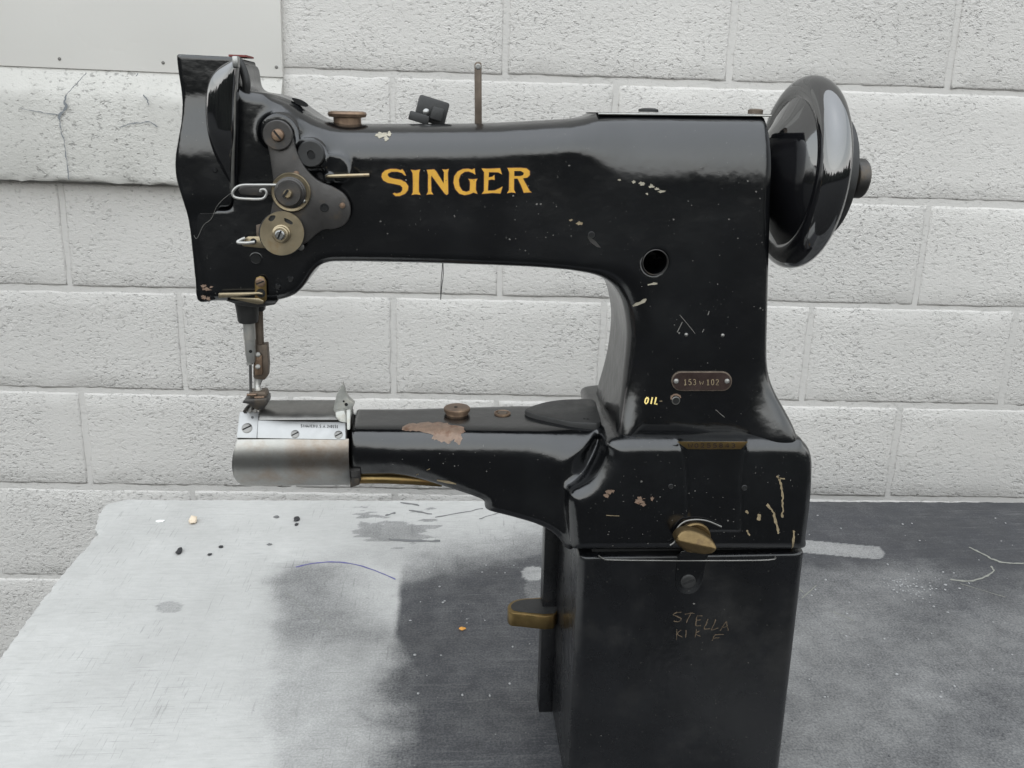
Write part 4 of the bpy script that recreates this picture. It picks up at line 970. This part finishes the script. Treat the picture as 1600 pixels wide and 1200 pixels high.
# ---- on top of the bed: oil caps and the leaf-shaped lid
c1 = PZ(714, 646, ZT)
cap = lathe('bed_oil_cap', [(-.001, .0098), (.0022, .0098), (.0026, .0112), (.0050, .0114), (.0058, .0106), (.0058, .0001)], c1, (0, 0, 1), 'bronze', MACH, 44)
lathe('hole', [(0, .0016), (.0002, .0016), (.0002, 1e-5)], c1 + Vector((-.001, 0, .0058)), (0, 0, 1), 'pitch_dark', cap, 14)
c2 = PZ(785, 646.5, ZT)
ring = lathe('oil_ring', [(-.001, .0072), (.0012, .0072), (.0014, .006), (.0006, .0056), (.0006, .0001)], c2, (0, 0, 1), 'bronze', MACH, 36)
lathe('plug', [(.0004, .0045), (.0014, .0043), (.0016, .0001)], c2, (0, 0, 1), 'brown_iron', ring, 28)
lid_px = [(820, 640), (832, 634), (852, 628), (875, 624.5), (900, 623.5), (927, 624), (934, 640), (938, 659), (915, 660), (888, 658), (858, 652), (832, 646)]
lid_px = [(v.x, v.y) for v in catmull([(a, b, 0) for a, b in lid_px], 3, True)]
lid = slab('bed_lid', [PZ(a, b, ZT + .0042) for a, b in lid_px], (0, 0, -.010), 'dull_black', MACH, .0008)
for a, b in ((913, 654.3), (918, 654.6)):
    lathe('lid_hole', [(0, .0011), (.0002, .0011), (.0002, 1e-5)], PZ(a, b, ZT + .0043), (0, 0, 1), 'pitch_dark', lid, 12)

# ---- column and base fittings
lathe('hole_rim', [(0, .0101), (.0006, .0103), (.0009, .0099), (.0004, .0095), (-.002, .0095)], P(1024, 410, -.0002), (0, -1, 0), 'dark_steel', MACH, 44, 60, False)
for i, (a, b) in enumerate(((1072, 523), (1129, 524))):
    c, n_ = hit1(a, b, f_arm); lathe('rivet', [(-.001, .0016), (.0006, .0015), (.0012, .0006), (.0013, 1e-5)], c, n_, 'grey_steel', MACH, 14)
def pill(x0, x1, y0, y1, n=10):
    r = (y1 - y0) / 2; cy = (y0 + y1) / 2
    return circ((x1 - r, cy), r, n, -math.pi / 2, math.pi / 2) + [(x1 - r, y1)] + circ((x0 + r, cy), r, n, math.pi / 2, 3 * math.pi / 2) + [(x0 + r, y0)]
yfp = hit1(1096, 596, f_arm)[0].y
YPL = min(hit1(a, b, f_arm)[0].y for a, b in ((1055, 582), (1140, 582), (1055, 611), (1140, 611)))
mpl = plate('model_plate', pill(1049, 1144, 580.5, 611), YPL - .0014, .0014, 'brown_iron', MACH, .0003)
plate('plate_field', pill(1051, 1142, 582.5, 609.5), YPL - .0016, .0006, 'plate_brown', mpl, 0)
V = []; F = []
for q in text_px('153', 1068, 592.8, 5.6, 8.6, 1.6, 1.15) + text_px('W', 1093, 595.5, 6.2, 5.5, 1, 1.0) + text_px('102', 1103.5, 592.8, 5.6, 8.6, 1.6, 1.15):
    b = len(V); V += [P(a, c, YPL - .0018) for a, c in q]; F.append([b, b + 1, b + 2, b + 3])
obj('plate_number', V, F, 'chip_tan', mpl, False)
for a in (1056.5, 1136): lathe('rivet', [(0, .0021), (.0007, .0018), (.0011, .0007), (.0011, 1e-5)], P(a, 595.5, YPL - .0016), (0, -1, 0), 'steel', mpl, 18)
decal('lettering', text_px('OIL', 1006, 620.5, 6.2, 10.5, 1.6, 2.2, 0, .22), f_arm, 'pale_gold', MACH, .0003)
decal('lettering', text_px('-', 1030, 622.5, 5, 8, 1, 1.3), f_arm, 'chip_tan', MACH, .0003)
def small_hole(a, b, r, f, rimm='grey_steel'):
    c, n_ = hit1(a, b, f); o = lathe('screw_hole', [(-.001, r * 1.35), (.0003, r * 1.35), (.0006, r * 1.15), (.0004, r)], c, n_, rimm, MACH, 22, 60)
    lathe('hole', [(0, r), (.0007, r), (.0007, 1e-5)], c, n_, 'pitch_dark', o, 18); return o
decal('bare_ring', ribbon([(1048.5 + 0, 624), (1049, 619.5), (1053, 616.5), (1058, 616.5), (1062.5, 619), (1063.5, 622)], [2, 3.2, 2.5, 3, 2.5, 1.2]), f_arm, 'bare_brown', MACH, .0002)
small_hole(1056, 626, .0026, f_arm)
small_hole(1048, 760, .0016, f_bed, 'dull_black'); small_hole(1163, 762, .0018, f_bed, 'dull_black')
small_hole(924, 367, .0020, f_arm, 'dull_black')
for a, b, r in ((434, 448, .0017), (454, 436, .0018), (400, 404, .0036), (336, 266, .0013)): small_hole(a, b, r, f_all, 'enamel')
# serial plate on the base's front boss
sp_ = plate('serial_plate', [(1058, 690.5), (1169, 690.5), (1158, 702), (1074, 702)], -.0206, .0012, 'brass', MACH, .0003)
V = []; F = []
for q in text_px('W0255843', 1075, 693, 7.2, 6.2, 2.4, 1.5):
    b = len(V); V += [P(a, c, -.0209) for a, c in q]; F.append([b, b + 1, b + 2, b + 3])
obj('plate_number', V, F, 'plate_brown', sp_, False)
# thumb screw
tc_, tn_ = hit1(1084, 838, f_bed)
th = lathe('thumb_screw', [(-.001, .0128), (.0015, .0134), (.003, .0134), (.0042, .0124), (.0036, .0105), (.0036, .0001)], tc_, (0, -1, 0), 'old_brass', MACH, 44)
wq = [(v.x, v.y) for v in catmull([(1057, 846, 0), (1062, 836, 0), (1075, 833, 0), (1095, 836, 0), (1112, 844, 0), (1120, 856, 0), (1114, 868, 0), (1098, 871, 0), (1078, 867, 0), (1063, 857, 0)], 4, True)]
def wing():
    FW = Field2(XZ([(1057, 847), (1064, 837), (1078, 833), (1097, 837), (1113, 846), (1120, 857), (1114, 868), (1098, 871), (1078, 866), (1063, 857)], -.036), blur=.8, h=.0006)
    a_, b_ = P(1057, 845, -.036), P(1119, 858, -.036); d_ = Vector((b_.x - a_.x, 0, b_.z - a_.z)).normalized(); nn = Vector((-d_.z, 0, d_.x)); nn = nn if nn.z > 0 else -nn
    def f(x, y, z):
        u = (x - a_.x) * nn.x + (z - a_.z) * nn.z                     # a blade: crest along the long axis, faces falling back above and below
        back = .0060 * np.clip(np.abs(u) / .012, 0, 1)
        d = rext(FW(x, z), y, -.037 + 0 * x, -.022, .0016); return smax(d, (-.036 + back - y) * .75, .0012)
    ff = f; lo = (P(1050, 840, -.036).x, -.04, P(1080, 878, -.036).z); hi = (P(1126, 840, -.036).x, -.016, P(1080, 826, -.036).z)
    return mesh_field('wing', ff, lo, hi, .0008, 'old_brass', th)
wing()
tube('wire_loop', [P(1047, 852, -.021), P(1055, 845, -.021), P(1057, 828, -.021), P(1068, 816, -.021), P(1085, 812, -.021), P(1105, 814, -.021), P(1127, 823, -.021)], .0008, 'grey_steel', MACH, 8, 5)
yk = -.0128
cl = plate('clip', [(1064, 862), (1104, 862), (1102, 886), (1096, 912), (1086, 926), (1068, 928), (1056, 916), (1057, 890)], yk, .0012, 'enamel', MACH, .0005, 3)
screw('clip_screw', P(1075, 908, yk), .0064, (0, -1, 0), 'dull_black', cl, .4, .0016)
# brass-edged release lever at the left of the pedestal
YL0 = PZ(820, 958, TABLE_Z).y
lz = P(820, 958, .10).z
lev = [(866, 935), (830, 934), (808, 936), (796, 942), (793, 950), (798, 957), (815, 959), (866, 962)]
lev = [(v.x, v.y) for v in catmull([(a, b, 0) for a, b in lev], 3, True)]
lv = slab('release_lever', [PZ(a, b, lz) for a, b in lev], (0, 0, -.015), 'brass', MACH, .0012)
slab('lever_pad', [PZ(a, b, lz + .0004) for a, b in [(v.x, v.y) for v in catmull([(866, 937, 0), (832, 936, 0), (812, 938, 0), (801, 943, 0), (799, 950, 0), (812, 955.5, 0), (866, 958, 0)], 3, True)]], (0, 0, -.001), 'dull_black', lv, 0)

# ---- gold lettering on the arm
def CP(l): return [(570 + a / 5.517, 240 + b / 5.517) for a, b in l]
LET = {'S': [[(325, 135), (342, 160), (355, 190), (340, 184), (320, 166), (280, 155), (230, 156), (202, 169), (196, 186), (212, 205), (250, 216), (310, 226), (352, 247), (375, 280), (371, 315), (347, 345), (300, 365), (265, 365), (241, 344), (255, 339), (277, 345), (308, 336), (325, 315), (324, 290), (305, 272), (250, 260), (195, 250), (160, 230), (144, 200), (150, 170), (175, 146), (220, 132), (270, 132), (308, 142)]],
 'I': [[(396, 137), (412, 142), (440, 144), (462, 139), (477, 136), (468, 165), (465, 250), (466, 328), (481, 356), (450, 350), (430, 350), (404, 356), (415, 332), (416, 250), (413, 168)]],
 'N': [[(535, 140), (600, 137), (615, 152), (680, 258), (684, 160), (668, 135), (695, 139), (724, 132), (715, 165), (719, 345), (706, 356), (690, 345), (575, 188), (571, 220), (573, 325), (589, 352), (560, 348), (532, 354), (545, 330), (546, 180)]],
 'G': [[(946, 127), (952, 181), (930, 166), (895, 153), (860, 156), (826, 181), (809, 225), (816, 280), (840, 319), (875, 330), (905, 318), (908, 260), (905, 235), (892, 218), (930, 222), (970, 217), (958, 242), (956, 310), (971, 346), (936, 335), (900, 350), (860, 357), (815, 345), (780, 305), (765, 250), (772, 195), (800, 155), (845, 133), (890, 130), (925, 138)]],
 'E': [[(1006, 128), (1060, 131), (1166, 126), (1181, 179), (1150, 161), (1070, 159), (1066, 205), (1100, 200), (1116, 184), (1119, 227), (1095, 222), (1065, 228), (1060, 320), (1120, 318), (1160, 300), (1187, 283), (1169, 343), (1100, 338), (1008, 346), (1028, 320), (1029, 160)]],
 'R': [[(1228, 124), (1340, 122), (1395, 128), (1421, 150), (1421, 185), (1400, 206), (1362, 214), (1420, 320), (1438, 333), (1370, 336), (1366, 322), (1345, 270), (1318, 215), (1286, 216), (1285, 310), (1299, 339), (1265, 333), (1226, 341), (1243, 315), (1246, 160)], [(1288, 150), (1345, 149), (1371, 165), (1366, 185), (1340, 194), (1288, 194)]]}
def grow(l, d):
    A = np.array(l, float); n = len(A); s = np.sum(A[:, 0] * np.roll(A[:, 1], -1) - np.roll(A[:, 0], -1) * A[:, 1]); e = np.roll(A, -1, 0) - np.roll(A, 1, 0)
    nn = np.stack([e[:, 1], -e[:, 0]], 1); nn /= np.linalg.norm(nn, axis=1)[:, None] + 1e-9; return [tuple(q) for q in A + nn * d * np.sign(s)]
for ch, ls in LET.items():
    lt_ = decal('letter', [[CP(l) for l in ls]], f_arm, 'gold_paint', MACH, .00028)
    decal('outline', [[CP(grow(l, 6 if i == 0 else -3)) for i, l in enumerate(ls)]], f_arm, 'gold_edge', lt_, .00014)

# ---- scratched name, bare patches, chips
def wob(q, s=.5):
    return [[(a + random.gauss(0, s * .2), b + random.gauss(0, s * .2)) for a, b in p] for p in q]
for lt_ in ([[(1064, 956), (1057, 957), (1052, 960), (1058, 963), (1064, 966), (1061, 971), (1052, 970)]], [[(1070, 960), (1078, 958), (1085, 958)], [(1079, 959), (1075, 966), (1072, 973)]], [[(1097, 962), (1089, 962), (1088, 969), (1087, 977), (1095, 977)], [(1089, 969), (1095, 968)]],
   [[(1106, 967), (1103, 975), (1100, 982), (1109, 982)]], [[(1118, 967), (1115, 976), (1111, 984), (1122, 981)]], [[(1125, 985), (1130, 977), (1135, 971), (1136, 978), (1138, 985)], [(1128, 980), (1137, 979)]],
   [[(1058, 983), (1057, 991), (1057, 999)], [(1064, 984), (1058, 990), (1066, 995)]], [[(1072, 984), (1071, 996)]], [[(1088, 983), (1086, 996)], [(1093, 985), (1087, 990), (1094, 994)]], [[(1131, 991), (1123, 991), (1116, 993), (1113, 1001)], [(1116, 997), (1124, 996)]]):
    q = []
    for st_ in lt_:
        c = [(v.x + random.gauss(0, .25), v.y + random.gauss(0, .25)) for v in catmull([(a, b, 0) for a, b in st_], 3)]; q += ribbon(c, [random.uniform(.6, 1.9) for _ in c])
    decal('scratched_letter', q, f_ped, 'scratch_dim', MACH, .0003)
def jag(cx, cy, rx, ry, n=16, seed=0, k=.3):
    n = n * 2; rn = random.Random(seed); return [(cx + rx * math.cos(2 * math.pi * i / n) * (1 + rn.gauss(0, k)), cy + ry * math.sin(2 * math.pi * i / n) * (1 + rn.gauss(0, k))) for i in range(n)]
def ragged(poly, amp, n=4, seed=0):
    rn = random.Random(seed); o_ = []
    for (a, b), (c, d) in zip(poly, poly[1:] + poly[:1]):
        for k in range(n): t = k / n; o_.append((a + (c - a) * t + rn.gauss(0, amp), b + (d - b) * t + rn.gauss(0, amp * .7)))
    return o_
decal('bare_patch', [ragged([(628, 668), (640, 662), (662, 661), (690, 660), (706, 664), (724, 668), (727, 674), (720, 679), (722, 688), (718, 696), (711, 692), (709, 686), (700, 694), (695, 690), (688, 691), (682, 687), (674, 686), (677, 679), (660, 675), (640, 674), (629, 672)], .9)], f_bed, 'bare_brown', MACH, .0003, 2)
patches('bare_patch', [jag(597, 211, 9, 4, 12, 1), jag(603, 217, 3, 5, 8, 2), jag(608, 209, 4, 4, 8, 3)], f_arm, 'chip_pale', MACH, .0003, 1)
decal('bare_patch', ribbon([(989, 478), (995, 475), (1001, 473), (1006, 470), (1010, 467)], [2, 5, 4, 6, 2]), f_arm, 'chip_pale', MACH, .0003)
decal('bare_patch', ribbon([(1012, 445), (1017, 444), (1022, 443), (1027, 443)], [2, 2, 4, 2]), f_arm, 'chip_pale', MACH, .0003)
patches('bare_patch', [jag(990, 284, 3, 2, 8, 6), jag(1003, 287, 5, 2.6, 10, 7), jag(1018, 291, 4, 2.4, 8, 8), jag(1026, 295, 4, 2, 8, 9), jag(1034, 299, 6, 1.7, 8, 10), jag(968, 281, 2.4, 1.6, 6, 11), jag(1011, 303, 2, 1.4, 6, 12)], f_arm, 'chip_pale', MACH, .0003)
patches('bare_patch', [jag(906, 349, 5, 2.4, 9, 13), jag(892, 344, 2.5, 1.5, 7, 14)], f_arm, 'chip_tan', MACH, .0003)
patches('bare_patch', [jag(953, 768, 6, 4, 10, 15), jag(948, 774, 5, 3, 8, 16), jag(1000, 782, 7, 5, 11, 17), jag(1005, 788, 4, 3, 8, 18), jag(1019, 779, 2.5, 3, 8, 19)], f_bed, 'bare_brown', MACH, .0003, 1)
patches('bare_patch', [jag(318, 447, 3.5, 2.5, 8, 21), jag(322, 452, 5, 2.5, 10, 22), jag(330, 448, 2.4, 1.6, 7, 23), jag(318, 464, 4, 3, 9, 24), jag(326, 466, 3, 2.5, 8, 25)], f_all, 'bare_brown', MACH, .0003, 1)
for pts, wd in (([(1214, 743), (1219, 752), (1222, 770), (1223, 790), (1222, 808)], 3.6), ([(1216, 747), (1227, 748)], 2.2), ([(1198, 788), (1207, 799), (1212, 815), (1216, 834)], 4.5), ([(1240, 829), (1240, 842), (1237, 860)], 3.6), ([(1167, 828), (1171, 837)], 3), ([(1186, 803), (1185, 813)], 6), ([(1165, 798), (1168, 802)], 4), ([(947, 805), (967, 806)], 1.0)):
    c = [(v.x + random.gauss(0, .4), v.y) for v in catmull([(a, b, 0) for a, b in pts], 5)]; decal('scratch', ribbon(c, [wd * random.uniform(.5, 1.2) for _ in c]), f_bed, 'chip_tan', MACH, .0003)
for pts, wd in (([(1062, 492), (1074, 506), (1086, 521)], 1.0), ([(1066, 503), (1058, 519)], 1.4), ([(1097, 519), (1100, 514)], 1.3), ([(1108, 486), (1106, 492)], 1.6), ([(1118, 640), (1132, 652)], 1.0)):
    decal('scratch', ribbon(pts, wd), f_arm, 'chip_grey', MACH, .0003)
decal('scratch', ribbon([(683, 750), (700, 753), (713, 756)], [2, 4, 1.5]), f_bed, 'chip_tan', MACH, .0003)
decal('scratch', ribbon([(650, 742), (672, 732)], .9), f_bed, 'chip_tan', MACH, .0003)
decal('gloss_wear', [[(917, 369), (924, 372), (931, 377), (939, 387), (933, 386), (922, 378)]], f_arm, 'dark_steel', MACH, .0002)
ch = []
for i in range(120):
    z = random.random()
    if z < .3: a, b = random.uniform(590, 900), random.uniform(245, 400)
    elif z < .6: a, b = random.uniform(1000, 1195), random.uniform(280, 680)
    elif z < .85: a, b = random.uniform(900, 1255), random.uniform(735, 855)
    elif z < .92: a, b = random.uniform(590, 870), random.uniform(705, 745)
    else: a, b = random.uniform(910, 1240), random.uniform(885, 1150)
    r = random.choice((.5, .6, .7, .8, .9, 1.0, 1.5)); ch.append(jag(a, b, r, r * random.uniform(.6, 1), 6, i, .2))
finish(decal('paint_chips', ch, f_all, 'chip_grey', MACH, .0003), 'stuff')

# ---- loose thread hanging behind the arm
lt2 = tube('hanging_thread', [P(692, 405, .08), P(690.5, 425, .08), P(689, 445, .08), P(688.6, 468, .08), P(690, 450, .081), P(692.5, 430, .081), P(692, 405, .081)], .00035, 'thread_grey', None, 6, 5)
finish(lt2, label='thin dark loop of thread dangling below the machine arm', cat='thread')
lt3 = tube('lint_strand', [P(363, 300, -.013), P(348, 312, -.012), P(338, 324, -.011), P(330, 342, -.009), P(318, 352, -.008), P(308, 372, -.007), P(303, 368, -.0065)], .00013, 'chip_grey', None, 5, 5)
finish(lt3, label='fine pale strand of lint clinging to the machine face plate', cat='lint')
